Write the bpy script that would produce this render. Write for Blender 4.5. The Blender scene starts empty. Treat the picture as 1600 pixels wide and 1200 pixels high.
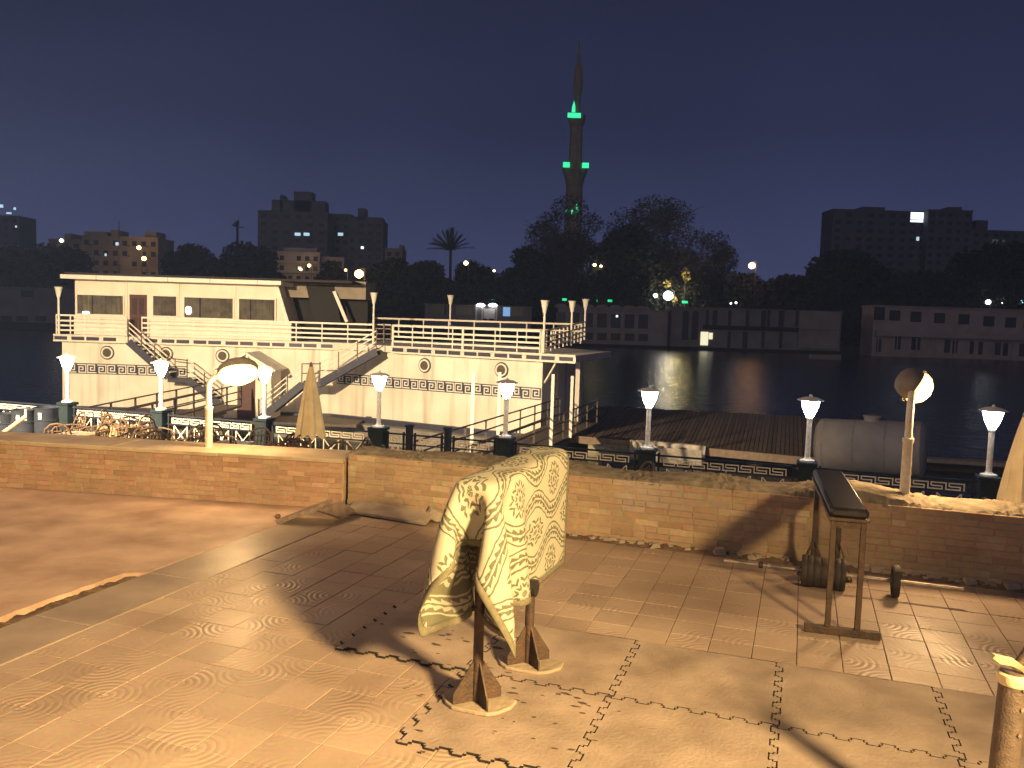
import bpy, bmesh, math, random
import numpy as np
from mathutils import Vector, Matrix, Euler
random.seed(7); RNG = np.random.default_rng(7)
S = bpy.context.scene
COL = S.collection
R = math.radians

# ------------------------------------------------------------------ camera
CAM = Vector((0, 0, 2.3)); FPX = 1300.0
pitch, roll = math.atan(100 / FPX), math.atan(0.031)
Fv = Vector((0, math.cos(pitch), -math.sin(pitch)))
r0 = Vector((1, 0, 0)); u0 = Vector((0, math.sin(pitch), math.cos(pitch)))
Rv = r0 * math.cos(roll) + u0 * math.sin(roll)
Uv = u0 * math.cos(roll) - r0 * math.sin(roll)
cd = bpy.data.cameras.new('camera'); cam = bpy.data.objects.new('camera', cd); COL.objects.link(cam)
M = Matrix((Rv, Uv, -Fv)).transposed().to_4x4(); M.translation = CAM
cam.matrix_world = M
cd.sensor_width = 36; cd.lens = 36 * FPX / 1600; cd.clip_end = 3000; cd.clip_start = 0.05
S.camera = cam

# ------------------------------------------------------------------ sky, city glow, exposure
W = bpy.data.worlds.new('World'); S.world = W; W.use_nodes = True
wn, wl = W.node_tree.nodes, W.node_tree.links
wn.clear()
out = wn.new('ShaderNodeOutputWorld'); bg = wn.new('ShaderNodeBackground')
sky = wn.new('ShaderNodeTexSky'); sky.sky_type = 'NISHITA'; sky.sun_disc = False
sky.sun_elevation = R(-5.5); sky.sun_rotation = R(200); sky.air_density = 1.6; sky.dust_density = 3.0
tc = wn.new('ShaderNodeTexCoord'); sep = wn.new('ShaderNodeSeparateXYZ')
ramp = wn.new('ShaderNodeValToRGB')
cr = ramp.color_ramp
cr.elements[0].position = 0.0; cr.elements[0].color = (0.058, 0.068, 0.150, 1)
cr.elements[1].position = 1.0; cr.elements[1].color = (0.010, 0.011, 0.022, 1)
for p, c in ((0.10, (0.042, 0.051, 0.122, 1)), (0.22, (0.0225, 0.0275, 0.072, 1)), (0.42, (0.0130, 0.0150, 0.0380, 1))):
    e = cr.elements.new(p); e.color = c
wl.new(tc.outputs['Generated'], sep.inputs[0]); wl.new(sep.outputs['Z'], ramp.inputs[0])
mixw = wn.new('ShaderNodeMix'); mixw.data_type = 'RGBA'; mixw.blend_type = 'ADD'; mixw.inputs[0].default_value = 0.05
wl.new(ramp.outputs[0], mixw.inputs[6]); wl.new(sky.outputs[0], mixw.inputs[7])
nsk = wn.new('ShaderNodeTexNoise'); nsk.inputs['Scale'].default_value = 2.2; nsk.inputs['Detail'].default_value = 5; wl.new(tc.outputs['Generated'], nsk.inputs['Vector'])
msk_ = wn.new('ShaderNodeMapRange'); msk_.inputs[1].default_value = .3; msk_.inputs[2].default_value = .7; msk_.inputs[3].default_value = .86; msk_.inputs[4].default_value = 1.14; wl.new(nsk.outputs['Fac'], msk_.inputs[0])
vsk = wn.new('ShaderNodeVectorMath'); vsk.operation = 'SCALE'; wl.new(mixw.outputs[2], vsk.inputs[0]); wl.new(msk_.outputs[0], vsk.inputs['Scale'])      # thin uneven veil of haze
wl.new(vsk.outputs[0], bg.inputs[0]); bg.inputs[1].default_value = 1.0
wl.new(bg.outputs[0], out.inputs[0])

def light(name, typ, loc, color, energy, **kw):
    d = bpy.data.lights.new(name, typ); d.color = color; d.energy = energy
    for k, v in kw.items(): setattr(d, k, v)
    o = bpy.data.objects.new(name, d); o.location = loc; COL.objects.link(o); return o
def aim(o, target):
    o.rotation_euler = (Vector(target) - o.location).to_track_quat('-Z', 'Y').to_euler()
glow = light('sun', 'SUN', (0, 0, 50), (1.0, 0.80, 0.74), 0.17, angle=R(40))      # faint glow of the city behind
glow.rotation_euler = Euler((R(62), 0, R(-12)))
SODIUM = (1.0, 0.66, 0.27)
key = light('terrace_lamp_light', 'SPOT', (3.9, -1.3, 4.0), SODIUM, 16500, shadow_soft_size=0.36, spot_size=R(140), spot_blend=1.0)
aim(key, (-8.5, 3.2, 0.0))
flood = light('quay_lamp_light', 'SPOT', (-13.6, 11.2, 5.6), (1.0, 0.75, 0.43), 54000, shadow_soft_size=0.25, spot_size=R(88), spot_blend=0.6)
aim(flood, (-7.5, 40, 0.2))
spill = light('quay_lamp_spill', 'POINT', (-13.6, 11.6, 9.3), (1.0, 0.62, 0.34), 3600, shadow_soft_size=0.75)
S.view_settings.view_transform = 'Standard'; S.view_settings.look = 'None'
S.view_settings.exposure = 0.0; S.view_settings.gamma = 1.0; S.view_settings.use_curve_mapping = False
S.cycles.use_denoising = True; S.cycles.max_bounces = 5; S.cycles.use_adaptive_sampling = True; S.cycles.adaptive_threshold = 0.02; S.cycles.sample_clamp_indirect = 4.0

# ------------------------------------------------------------------ helpers
def ray(px, py): return Fv * FPX + Rv * (px - 800) - Uv * (py - 600)
def P(px, py, y):                      # the point seen at a pixel, at depth y
    d = ray(px, py); return CAM + d * (y / d.y)
def G(px, py, h=0.0):                  # the point seen at a pixel, on the level h
    d = ray(px, py); return CAM + d * ((h - CAM.z) / d.z)
def proj(p):
    d = Vector(p) - CAM; f = d.dot(Fv); return 800 + d.dot(Rv) / f * FPX, 600 - d.dot(Uv) / f * FPX, f
TH = math.atan2(0.328, 0.9447); cT, sT = math.cos(TH), math.sin(TH)
def UV(u, v, z=0.0): return Vector((u * cT + v * sT, -u * sT + v * cT, z))    # grid of terrace, wall and fence
ROT = -TH

MATS = {}
def mat(name, color, rough=0.7, color2=None, scale=6.0, detail=4.0, bump=0.0, bscale=None, metallic=0.0, spec=0.4, mixpos=(0.35, 0.7), coords='Object', rnd=0.0, emit=None, estr=0.0):
    if name in MATS: return MATS[name]
    m = bpy.data.materials.new(name); m.use_nodes = True; n, l = m.node_tree.nodes, m.node_tree.links
    b = n['Principled BSDF']
    b.inputs['Roughness'].default_value = rough; b.inputs['Metallic'].default_value = metallic; b.inputs['Specular IOR Level'].default_value = spec
    t = n.new('ShaderNodeTexCoord')
    c2 = color2 if color2 else tuple(c * 0.72 for c in color)
    no = n.new('ShaderNodeTexNoise'); no.inputs['Scale'].default_value = scale; no.inputs['Detail'].default_value = detail
    if coords == 'World':
        g = n.new('ShaderNodeNewGeometry'); src = g.outputs['Position']
    else: src = t.outputs[coords]
    l.new(src, no.inputs['Vector'])
    r = n.new('ShaderNodeValToRGB'); r.color_ramp.elements[0].position = mixpos[0]; r.color_ramp.elements[1].position = mixpos[1]
    r.color_ramp.elements[0].color = (*c2, 1); r.color_ramp.elements[1].color = (*color, 1)
    l.new(no.outputs['Fac'], r.inputs[0]); colout = r.outputs[0]
    if rnd:
        oi = n.new('ShaderNodeObjectInfo'); mr = n.new('ShaderNodeMapRange'); mr.inputs[3].default_value = 1 - rnd; mr.inputs[4].default_value = 1 + rnd
        l.new(oi.outputs['Random'], mr.inputs[0])
        mx = n.new('ShaderNodeVectorMath'); mx.operation = 'SCALE'; l.new(colout, mx.inputs[0]); l.new(mr.outputs[0], mx.inputs['Scale']); colout = mx.outputs[0]
    l.new(colout, b.inputs['Base Color'])
    if bump:
        n2 = n.new('ShaderNodeTexNoise'); n2.inputs['Scale'].default_value = bscale or scale * 4; n2.inputs['Detail'].default_value = 5
        l.new(src, n2.inputs['Vector'])
        bp = n.new('ShaderNodeBump'); bp.inputs['Strength'].default_value = bump; bp.inputs['Distance'].default_value = 0.02
        l.new(n2.outputs['Fac'], bp.inputs['Height']); l.new(bp.outputs[0], b.inputs['Normal'])
    if emit:
        b.inputs['Emission Color'].default_value = (*emit, 1); b.inputs['Emission Strength'].default_value = estr
    MATS[name] = m; return m
def emis(name, color, strength):
    return mat(name, tuple(min(c, 0.8) for c in color), 0.4, emit=color, estr=strength)

class MB:
    def __init__(s): s.v = []; s.f = []; s.mi = []; s.uv = None
    def add(s, vs, fs, mi=0):
        o = len(s.v); s.v += [Vector(v) for v in vs]; s.f += [tuple(o + i for i in f) for f in fs]; s.mi += [mi] * len(fs); return s
    def hexa(s, p, mi=0):              # eight corners: four below, four above
        return s.add(p, [(3, 2, 1, 0), (4, 5, 6, 7), (0, 1, 5, 4), (1, 2, 6, 5), (2, 3, 7, 6), (3, 0, 4, 7)], mi)
    def box(s, x0, x1, y0, y1, z0, z1, mi=0, T=None):
        p = [Vector(q) for q in ((x0, y0, z0), (x1, y0, z0), (x1, y1, z0), (x0, y1, z0), (x0, y0, z1), (x1, y0, z1), (x1, y1, z1), (x0, y1, z1))]
        if T: p = [T(q) for q in p]
        return s.hexa(p, mi)
    def bar(s, a, b, w, h, up=(0, 0, 1), mi=0):   # a beam from a to b
        a, b = Vector(a), Vector(b); d = (b - a).normalized(); up = Vector(up)
        sd = d.cross(up)
        if sd.length < 1e-4: sd = d.cross(Vector((1, 0, 0)))
        sd = sd.normalized() * w / 2; un = sd.cross(d).normalized() * h / 2
        return s.hexa([a - sd - un, a + sd - un, b + sd - un, b - sd - un, a - sd + un, a + sd + un, b + sd + un, b - sd + un], mi)
    def tube(s, pts, r, n=8, mi=0, caps=True):
        pts = [Vector(p) for p in pts]; k = len(pts); o = len(s.v)
        rs = r if isinstance(r, (list, tuple)) else [r] * k
        ref = None
        for i, p in enumerate(pts):
            d = (pts[min(i + 1, k - 1)] - pts[max(i - 1, 0)]).normalized()
            if ref is None: ref = d.orthogonal().normalized()
            ref = (ref - d * ref.dot(d)).normalized(); bi = d.cross(ref)
            for j in range(n):
                a = 2 * math.pi * j / n; s.v.append(p + (ref * math.cos(a) + bi * math.sin(a)) * rs[i])
        for i in range(k - 1):
            for j in range(n):
                s.f.append((o + i * n + j, o + i * n + (j + 1) % n, o + (i + 1) * n + (j + 1) % n, o + (i + 1) * n + j)); s.mi.append(mi)
        if caps:
            s.f.append(tuple(o + j for j in reversed(range(n)))); s.f.append(tuple(o + (k - 1) * n + j for j in range(n))); s.mi += [mi, mi]
        return s
    def lathe(s, prof, c=(0, 0, 0), n=16, mi=0, T=None):   # profile of (r, z)
        c = Vector(c); o = len(s.v); k = len(prof)
        for r_, z in prof:
            for j in range(n):
                a = 2 * math.pi * j / n; q = Vector((r_ * math.cos(a), r_ * math.sin(a), z)); s.v.append((T(q) if T else q) + c)
        for i in range(k - 1):
            for j in range(n):
                s.f.append((o + i * n + j, o + i * n + (j + 1) % n, o + (i + 1) * n + (j + 1) % n, o + (i + 1) * n + j)); s.mi.append(mi)
        s.f.append(tuple(o + j for j in reversed(range(n)))); s.f.append(tuple(o + (k - 1) * n + j for j in range(n))); s.mi += [mi, mi]
        return s
    def prism(s, poly, vec, mi=0):     # a polygon pushed along vec
        o = len(s.v); k = len(poly); vec = Vector(vec); s.v += [Vector(p) for p in poly] + [Vector(p) + vec for p in poly]
        s.f.append(tuple(o + i for i in reversed(range(k)))); s.f.append(tuple(o + k + i for i in range(k))); s.mi += [mi, mi]
        for i in range(k): s.f.append((o + i, o + (i + 1) % k, o + k + (i + 1) % k, o + k + i)); s.mi.append(mi)
        return s
    def mesh(s, name, mats, smooth=False, inv=None, bevel=0.0):
        me = bpy.data.meshes.new(name); vs = [inv @ v for v in s.v] if inv else s.v
        me.from_pydata([tuple(v) for v in vs], [], s.f)
        for m in (mats if isinstance(mats, (list, tuple)) else [mats]): me.materials.append(m)
        me.polygons.foreach_set('material_index', s.mi)
        bm = bmesh.new(); bm.from_mesh(me); bmesh.ops.recalc_face_normals(bm, faces=bm.faces)
        if bevel: bmesh.ops.bevel(bm, geom=bm.edges[:], offset=bevel, segments=1, affect='EDGES', clamp_overlap=True)
        bm.to_mesh(me); bm.free()
        if smooth:
            me.polygons.foreach_set('use_smooth', [True] * len(me.polygons))
            try: me.set_sharp_from_angle(angle=R(38))
            except Exception: pass
        return me
    def build(s, name, mats, parent=None, loc=None, smooth=False, bevel=0.0, local=False):
        inv = None
        if parent is not None and not local: inv = parent['_m'].inverted() if False else PM[parent.name].inverted()
        elif loc is not None: inv = Matrix.Translation(loc).inverted()
        me = s.mesh(name, mats, smooth, inv, bevel); o = bpy.data.objects.new(name, me); COL.objects.link(o)
        if parent is not None:
            o.parent = parent; PM[o.name] = PM[parent.name]
        else:
            if loc is not None: o.location = loc
            PM[o.name] = Matrix.Translation(loc) if loc is not None else Matrix()
        return o
PM = {}
def sub(o, parent):                    # o becomes a sub-part of a mesh part of the same thing
    o.parent = parent; return o
def tag(o, label=None, cat=None, group=None, kind=None):
    if label: o['label'] = label
    if cat: o['category'] = cat
    if group: o['group'] = group
    if kind: o['kind'] = kind
    return o
def thing(name, label, cat, loc=(0, 0, 0), rz=0.0, group=None):
    o = bpy.data.objects.new(name, None); o.empty_display_size = 0.2; COL.objects.link(o)
    o.location = loc; o.rotation_euler = (0, 0, rz)
    PM[o.name] = Matrix.Translation(Vector(loc)) @ Matrix.Rotation(rz, 4, 'Z')
    return tag(o, label, cat, group)
def dup(root, loc, rz, label=None, group=None, scale=None):
    def cp(o, par):
        c = o.copy(); COL.objects.link(c); c.parent = par
        for ch in o.children: cp(ch, c)
        return c
    c = cp(root, None); c.location = loc; c.rotation_euler = (0, 0, rz)
    if scale: c.scale = (scale,) * 3
    PM[c.name] = Matrix.Translation(Vector(loc)) @ Matrix.Rotation(rz, 4, 'Z')
    return tag(c, label, None, group)
def structure(name, mb, m, **kw): return tag(mb.build(name, m, **kw), kind='structure')

# ------------------------------------------------------------------ materials
m_tile = None
def tile_material():
    m = bpy.data.materials.new('embossed_tile'); m.use_nodes = True; n, l = m.node_tree.nodes, m.node_tree.links; b = n['Principled BSDF']
    uv = n.new('ShaderNodeUVMap'); uv.uv_map = 'tile'
    def vm(op, a, bb):
        x = n.new('ShaderNodeVectorMath'); x.operation = op
        for i, q in enumerate((a, bb)):
            if isinstance(q, tuple): x.inputs[i].default_value = q
            else: l.new(q, x.inputs[i])
        return x
    def ma(op, a, bb=None, c=None):
        x = n.new('ShaderNodeMath'); x.operation = op
        for i, q in enumerate((a, bb, c)):
            if q is None: continue
            if isinstance(q, (int, float)): x.inputs[i].default_value = q
            else: l.new(q, x.inputs[i])
        return x.outputs[0]
    d1 = vm('DISTANCE', uv.outputs[0], (0, 0, 0)).outputs['Value']
    d2 = vm('DISTANCE', uv.outputs[0], (1, 1, 0)).outputs['Value']
    d = ma('MINIMUM', d1, d2)
    ring = ma('SINE', ma('MULTIPLY', d, 2 * math.pi * 6.5))
    ring = ma('MULTIPLY', ring, ma('LESS_THAN', d, 0.86))
    gw = n.new('ShaderNodeNewGeometry'); nw = n.new('ShaderNodeTexNoise'); nw.inputs['Scale'].default_value = 1.7; nw.inputs['Detail'].default_value = 5; l.new(gw.outputs['Position'], nw.inputs['Vector'])
    wr = n.new('ShaderNodeMapRange'); wr.inputs[1].default_value = .42; wr.inputs[2].default_value = .62; wr.inputs[3].default_value = .12; wr.inputs[4].default_value = 1.0; l.new(nw.outputs['Fac'], wr.inputs[0])
    ring = ma('MULTIPLY', ring, wr.outputs[0])
    g = n.new('ShaderNodeNewGeometry')
    no = n.new('ShaderNodeTexNoise'); no.inputs['Scale'].default_value = 0.9; no.inputs['Detail'].default_value = 6; l.new(g.outputs['Position'], no.inputs['Vector'])
    no2 = n.new('ShaderNodeTexNoise'); no2.inputs['Scale'].default_value = 30; no2.inputs['Detail'].default_value = 6; l.new(g.outputs['Position'], no2.inputs['Vector'])
    r = n.new('ShaderNodeValToRGB'); e = r.color_ramp.elements; e[0].position = 0.34; e[1].position = 0.68
    e[0].color = (0.34, 0.250, 0.195, 1); e[1].color = (0.50, 0.385, 0.305, 1); l.new(no.outputs['Fac'], r.inputs[0])
    mx = n.new('ShaderNodeMix'); mx.data_type = 'RGBA'; mx.blend_type = 'MULTIPLY'; mx.inputs[0].default_value = 0.3
    l.new(r.outputs[0], mx.inputs[6]); l.new(no2.outputs['Color'], mx.inputs[7])
    # ring grooves mixed toward dark brown, in patches
    mg = n.new('ShaderNodeMix'); mg.data_type = 'RGBA'; mg.blend_type = 'MIX'; mg.inputs[7].default_value = (0.20, 0.14, 0.10, 1)
    l.new(mx.outputs[2], mg.inputs[6]); l.new(ma('MULTIPLY', ma('LESS_THAN', ring, -0.55), ma('MULTIPLY', no.outputs['Fac'], 0.55)), mg.inputs[0])
    oi = n.new('ShaderNodeObjectInfo'); mr = n.new('ShaderNodeMapRange'); mr.inputs[3].default_value = 0.9; mr.inputs[4].default_value = 1.1; l.new(oi.outputs['Random'], mr.inputs[0])
    sc = n.new('ShaderNodeVectorMath'); sc.operation = 'SCALE'; l.new(mg.outputs[2], sc.inputs[0]); l.new(mr.outputs[0], sc.inputs['Scale'])
    l.new(sc.outputs[0], b.inputs['Base Color'])
    rr = n.new('ShaderNodeMapRange'); rr.inputs[1].default_value = 0.35; rr.inputs[2].default_value = 0.65; rr.inputs[3].default_value = 0.34; rr.inputs[4].default_value = 0.6
    l.new(no.outputs['Fac'], rr.inputs[0]); l.new(rr.outputs[0], b.inputs['Roughness'])
    bp = n.new('ShaderNodeBump'); bp.inputs['Strength'].default_value = 0.42; bp.inputs["Distance"].default_value = 0.003
    h = ma('ADD', ring, ma('MULTIPLY', no2.outputs['Fac'], 0.9)); l.new(h, bp.inputs['Height']); l.new(bp.outputs[0], b.inputs['Normal'])
    return m
m_tile = tile_material()
m_grout = mat('grout', (0.10, 0.075, 0.055), 0.95, scale=20, coords='World')
m_kerb = mat('kerb_stone', (0.36, 0.29, 0.24), 0.40, (0.25, 0.20, 0.165), scale=2.2, bump=0.15, bscale=40, coords='World')
m_pave = mat('worn_paving', (0.53, 0.385, 0.30), 0.62, (0.30, 0.20, 0.145), scale=1.9, detail=12, bump=0.35, bscale=11, coords='World', mixpos=(0.3, 0.72))
m_dirt = mat('dirt', (0.20, 0.135, 0.085), 0.95, (0.09, 0.06, 0.04), scale=9, bump=0.9, bscale=22, coords='World')
def brick_mat(name, ramp):
    m = bpy.data.materials.new(name); m.use_nodes = True; n, l = m.node_tree.nodes, m.node_tree.links; b = n['Principled BSDF']; b.inputs['Roughness'].default_value = 0.85
    oi = n.new('ShaderNodeObjectInfo'); r = n.new('ShaderNodeValToRGB'); r.color_ramp.interpolation = 'LINEAR'
    e = r.color_ramp.elements; e[0].position, e[0].color = 0, (*ramp[0], 1); e[1].position, e[1].color = 1, (*ramp[-1], 1)
    for i, c in enumerate(ramp[1:-1]): x = e.new((i + 1) / (len(ramp) - 1)); x.color = (*c, 1)
    l.new(oi.outputs['Random'], r.inputs[0])
    g = n.new('ShaderNodeNewGeometry'); no = n.new('ShaderNodeTexNoise'); no.inputs['Scale'].default_value = 18; no.inputs['Detail'].default_value = 7; l.new(g.outputs['Position'], no.inputs['Vector'])
    n3 = n.new('ShaderNodeTexNoise'); n3.inputs['Scale'].default_value = 1.6; n3.inputs['Detail'].default_value = 6; l.new(g.outputs['Position'], n3.inputs['Vector'])
    cr3 = n.new('ShaderNodeValToRGB'); cr3.color_ramp.elements[0].position = 0.42; cr3.color_ramp.elements[1].position = 0.62; l.new(n3.outputs['Fac'], cr3.inputs[0])
    md = n.new('ShaderNodeMix'); md.data_type = 'RGBA'; md.inputs[7].default_value = (0.37, 0.27, 0.19, 1)      # dusty render smear
    mm = n.new('ShaderNodeMath'); mm.operation = 'MULTIPLY'; mm.inputs[1].default_value = 0.55; l.new(cr3.outputs[0], mm.inputs[0]); l.new(mm.outputs[0], md.inputs[0]); l.new(r.outputs[0], md.inputs[6])
    mx = n.new('ShaderNodeMix'); mx.data_type = 'RGBA'; mx.blend_type = 'MULTIPLY'; mx.inputs[0].default_value = 0.5; l.new(md.outputs[2], mx.inputs[6]); l.new(no.outputs['Color'], mx.inputs[7]); l.new(mx.outputs[2], b.inputs['Base Color'])
    bp = n.new('ShaderNodeBump'); bp.inputs['Strength'].default_value = 0.5; bp.inputs['Distance'].default_value = 0.01; l.new(no.outputs['Fac'], bp.inputs['Height']); l.new(bp.outputs[0], b.inputs['Normal'])
    return m
m_brick = brick_mat('brick_warm', [(0.40, 0.27, 0.17), (0.50, 0.36, 0.22), (0.53, 0.385, 0.245), (0.56, 0.41, 0.26), (0.50, 0.345, 0.22), (0.68, 0.54, 0.36)])
m_brick_l = brick_mat('brick_pink', [(0.42, 0.26, 0.17), (0.52, 0.33, 0.22), (0.55, 0.36, 0.24), (0.62, 0.43, 0.29), (0.50, 0.31, 0.20)])
m_brick_w = brick_mat('brick_limewashed', [(0.46, 0.37, 0.29), (0.56, 0.46, 0.36), (0.50, 0.40, 0.31)])
m_mortar = mat('mortar', (0.52, 0.39, 0.26), 0.95, (0.38, 0.28, 0.18), scale=14, bump=0.8, bscale=40, coords='World')
m_cope = mat('coping_concrete', (0.50, 0.41, 0.29), 0.6, (0.36, 0.28, 0.19), scale=3, bump=0.35, bscale=30, coords='World')
m_crumb = mat('crumbled_mortar', (0.29, 0.25, 0.185), 0.95, (0.15, 0.125, 0.09), scale=9, detail=8, bump=1.0, bscale=22, coords='World')
m_mat_top = mat('dusty_rubber', (0.38, 0.30, 0.25), 0.8, (0.22, 0.17, 0.14), scale=2.4, detail=8, bump=0.3, bscale=45, coords='World')
m_mat_side = mat('black_rubber', (0.018, 0.016, 0.015), 0.9)
m_rust = mat('rusty_paint', (0.050, 0.038, 0.033), 0.6, (0.095, 0.058, 0.038), scale=14, bump=0.4, metallic=0.3)
m_blackpad = mat('black_vinyl', (0.022, 0.019, 0.02), 0.42, (0.012, 0.011, 0.012), scale=9, bump=0.15)
m_iron = mat('cast_iron', (0.022, 0.020, 0.020), 0.6, (0.04, 0.03, 0.025), scale=20, metallic=0.1, bump=0.3)
m_steel = mat('dull_steel', (0.52, 0.46, 0.40), 0.42, (0.30, 0.25, 0.20), scale=16, metallic=0.7)
m_conc = mat('concrete', (0.40, 0.34, 0.27), 0.9, (0.28, 0.23, 0.18), scale=6, bump=0.6, bscale=30, coords='World')
m_navy = mat('navy_paint', (0.014, 0.020, 0.034), 0.6, (0.022, 0.026, 0.038), scale=8, spec=0.1)
m_teal = mat('dark_teal_paint', (0.012, 0.022, 0.030), 0.6, (0.02, 0.03, 0.036), scale=7, bump=0.2, spec=0.1)
m_gold = mat('cream_gold_paint', (0.84, 0.79, 0.64), 0.5, (0.74, 0.66, 0.48), scale=10)
m_white = mat('white_paint', (0.80, 0.77, 0.70), 0.5, (0.70, 0.66, 0.58), scale=5)
m_pole = mat('pole_paint', (0.80, 0.76, 0.64), 0.55, (0.64, 0.57, 0.44), scale=18, bump=0.1)
m_hull = mat('hull_paint', (0.80, 0.74, 0.64), 0.62, (0.68, 0.61, 0.50), scale=0.7, detail=8, bump=0.1, bscale=6, coords='World', mixpos=(0.3, 0.62))
m_cabin = mat('cabin_paint', (0.78, 0.72, 0.62), 0.6, (0.70, 0.63, 0.53), scale=1.2, coords='World')
def add_streaks(m, amt, col):
    n, l = m.node_tree.nodes, m.node_tree.links; b = n['Principled BSDF']; src = b.inputs['Base Color'].links[0].from_socket
    g = n.new('ShaderNodeNewGeometry'); mp = n.new('ShaderNodeMapping'); mp.inputs['Scale'].default_value = (2.6, 2.6, .16); l.new(g.outputs['Position'], mp.inputs[0])
    t = n.new('ShaderNodeTexNoise'); t.inputs['Scale'].default_value = 1.0; t.inputs['Detail'].default_value = 7; l.new(mp.outputs[0], t.inputs['Vector'])
    r = n.new('ShaderNodeMapRange'); r.inputs[1].default_value = .52; r.inputs[2].default_value = .74; r.inputs[4].default_value = amt; l.new(t.outputs['Fac'], r.inputs[0])
    x = n.new('ShaderNodeMix'); x.data_type = 'RGBA'; l.new(r.outputs[0], x.inputs[0]); l.new(src, x.inputs[6]); x.inputs[7].default_value = (*col, 1); l.new(x.outputs[2], b.inputs['Base Color'])
add_streaks(m_hull, .75, (.42, .36, .28)); add_streaks(m_cabin, .3, (.5, .42, .32))
m_hullnavy = mat('hull_navy', (0.035, 0.04, 0.07), 0.5, (0.05, 0.05, 0.075), scale=6)
m_taupe = mat('taupe_joint_shade', (0.30, 0.25, 0.20), 0.7, scale=2)  # fascia joints; on the canopy this tone paints in the shade
m_roofing = mat('dark_roofing', (0.04, 0.03, 0.035), 0.9, scale=4)
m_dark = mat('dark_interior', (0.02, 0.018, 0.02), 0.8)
m_door = mat('brown_door', (0.10, 0.045, 0.04), 0.5, scale=9)
m_curtain = mat('curtain', (0.62, 0.55, 0.40), 0.9, (0.36, 0.31, 0.23), scale=3)
def glass_mat():
    m = bpy.data.materials.new('window_glass'); m.use_nodes = True; n, l = m.node_tree.nodes, m.node_tree.links
    n.remove(n['Principled BSDF']); o = n['Material Output']
    t = n.new('ShaderNodeBsdfTransparent'); t.inputs[0].default_value = (0.75, 0.75, 0.72, 1); g = n.new('ShaderNodeBsdfGlossy'); g.inputs['Roughness'].default_value = 0.05
    mx = n.new('ShaderNodeMixShader'); mx.inputs[0].default_value = 0.12
    l.new(t.outputs[0], mx.inputs[1]); l.new(g.outputs[0], mx.inputs[2]); l.new(mx.outputs[0], o.inputs[0]); return m
m_glass = glass_mat()
m_gang = mat('gangway_steel', (0.07, 0.055, 0.05), 0.6, (0.12, 0.09, 0.07), scale=9, metallic=0.2)
m_grayrail = mat('grey_rail', (0.30, 0.27, 0.24), 0.6, scale=9)
m_pont = mat('pontoon_grey', (0.27, 0.25, 0.22), 0.8, (0.18, 0.16, 0.14), scale=1.5, coords='World')
m_wick = mat('wicker', (0.12, 0.072, 0.042), 0.75, (0.06, 0.037, 0.022), scale=30, bump=0.6, bscale=80, rnd=0.25)
m_wick2 = mat('wicker_table', (0.28, 0.19, 0.10), 0.55, (0.17, 0.11, 0.06), scale=30, bump=0.5, bscale=80)
m_canvas = mat('cream_canvas', (0.74, 0.63, 0.40), 0.85, (0.60, 0.50, 0.31), scale=4, bump=0.2)
m_plank = mat('pier_plank', (0.17, 0.115, 0.085), 0.85, (0.10, 0.07, 0.055), scale=3, bump=0.3, rnd=0.22)
m_lamp_w = emis('lamp_glass_white', (0.82, 0.90, 1.0), 85)
m_lamp_y = emis('lamp_glass_sodium', (1.0, 0.62, 0.15), 7)

# ------------------------------------------------------------------ terrace floor
TS = 0.30
U0, U1, V0, V1 = -4.72, 6.7, -3.0, 8.55
T = lambda q: UV(q.x, q.y, q.z)
floor = structure('terrace_floor', MB().box(U0, U1, V0, V1, -0.30, -0.007, T=T), m_grout)
def tile_mesh(name):
    c = 0.002; a = TS / 2 - 0.0025; b = a - c; z0, z1 = -0.02, 0.0
    vs = [(-a, -a, z0), (a, -a, z0), (a, a, z0), (-a, a, z0), (-a, -a, z1 - c), (a, -a, z1 - c), (a, a, z1 - c), (-a, a, z1 - c), (-b, -b, z1), (b, -b, z1), (b, b, z1), (-b, b, z1)]
    fs = [(8, 9, 10, 11)] + [(i, (i + 1) % 4, 4 + (i + 1) % 4, 4 + i) for i in range(4)] + [(4 + i, 4 + (i + 1) % 4, 8 + (i + 1) % 4, 8 + i) for i in range(4)]
    return vs, fs
TVS, TFS = tile_mesh('t')
def with_uv(me, uvs_of_vert):
    ul = me.uv_layers.new(name='tile'); arr = np.zeros(len(me.loops) * 2, dtype=np.float32)
    vi = np.zeros(len(me.loops), dtype=np.int32); me.loops.foreach_get('vertex_index', vi)
    arr[:] = np.asarray(uvs_of_vert, dtype=np.float32)[vi].ravel(); ul.data.foreach_set('uv', arr)
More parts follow.
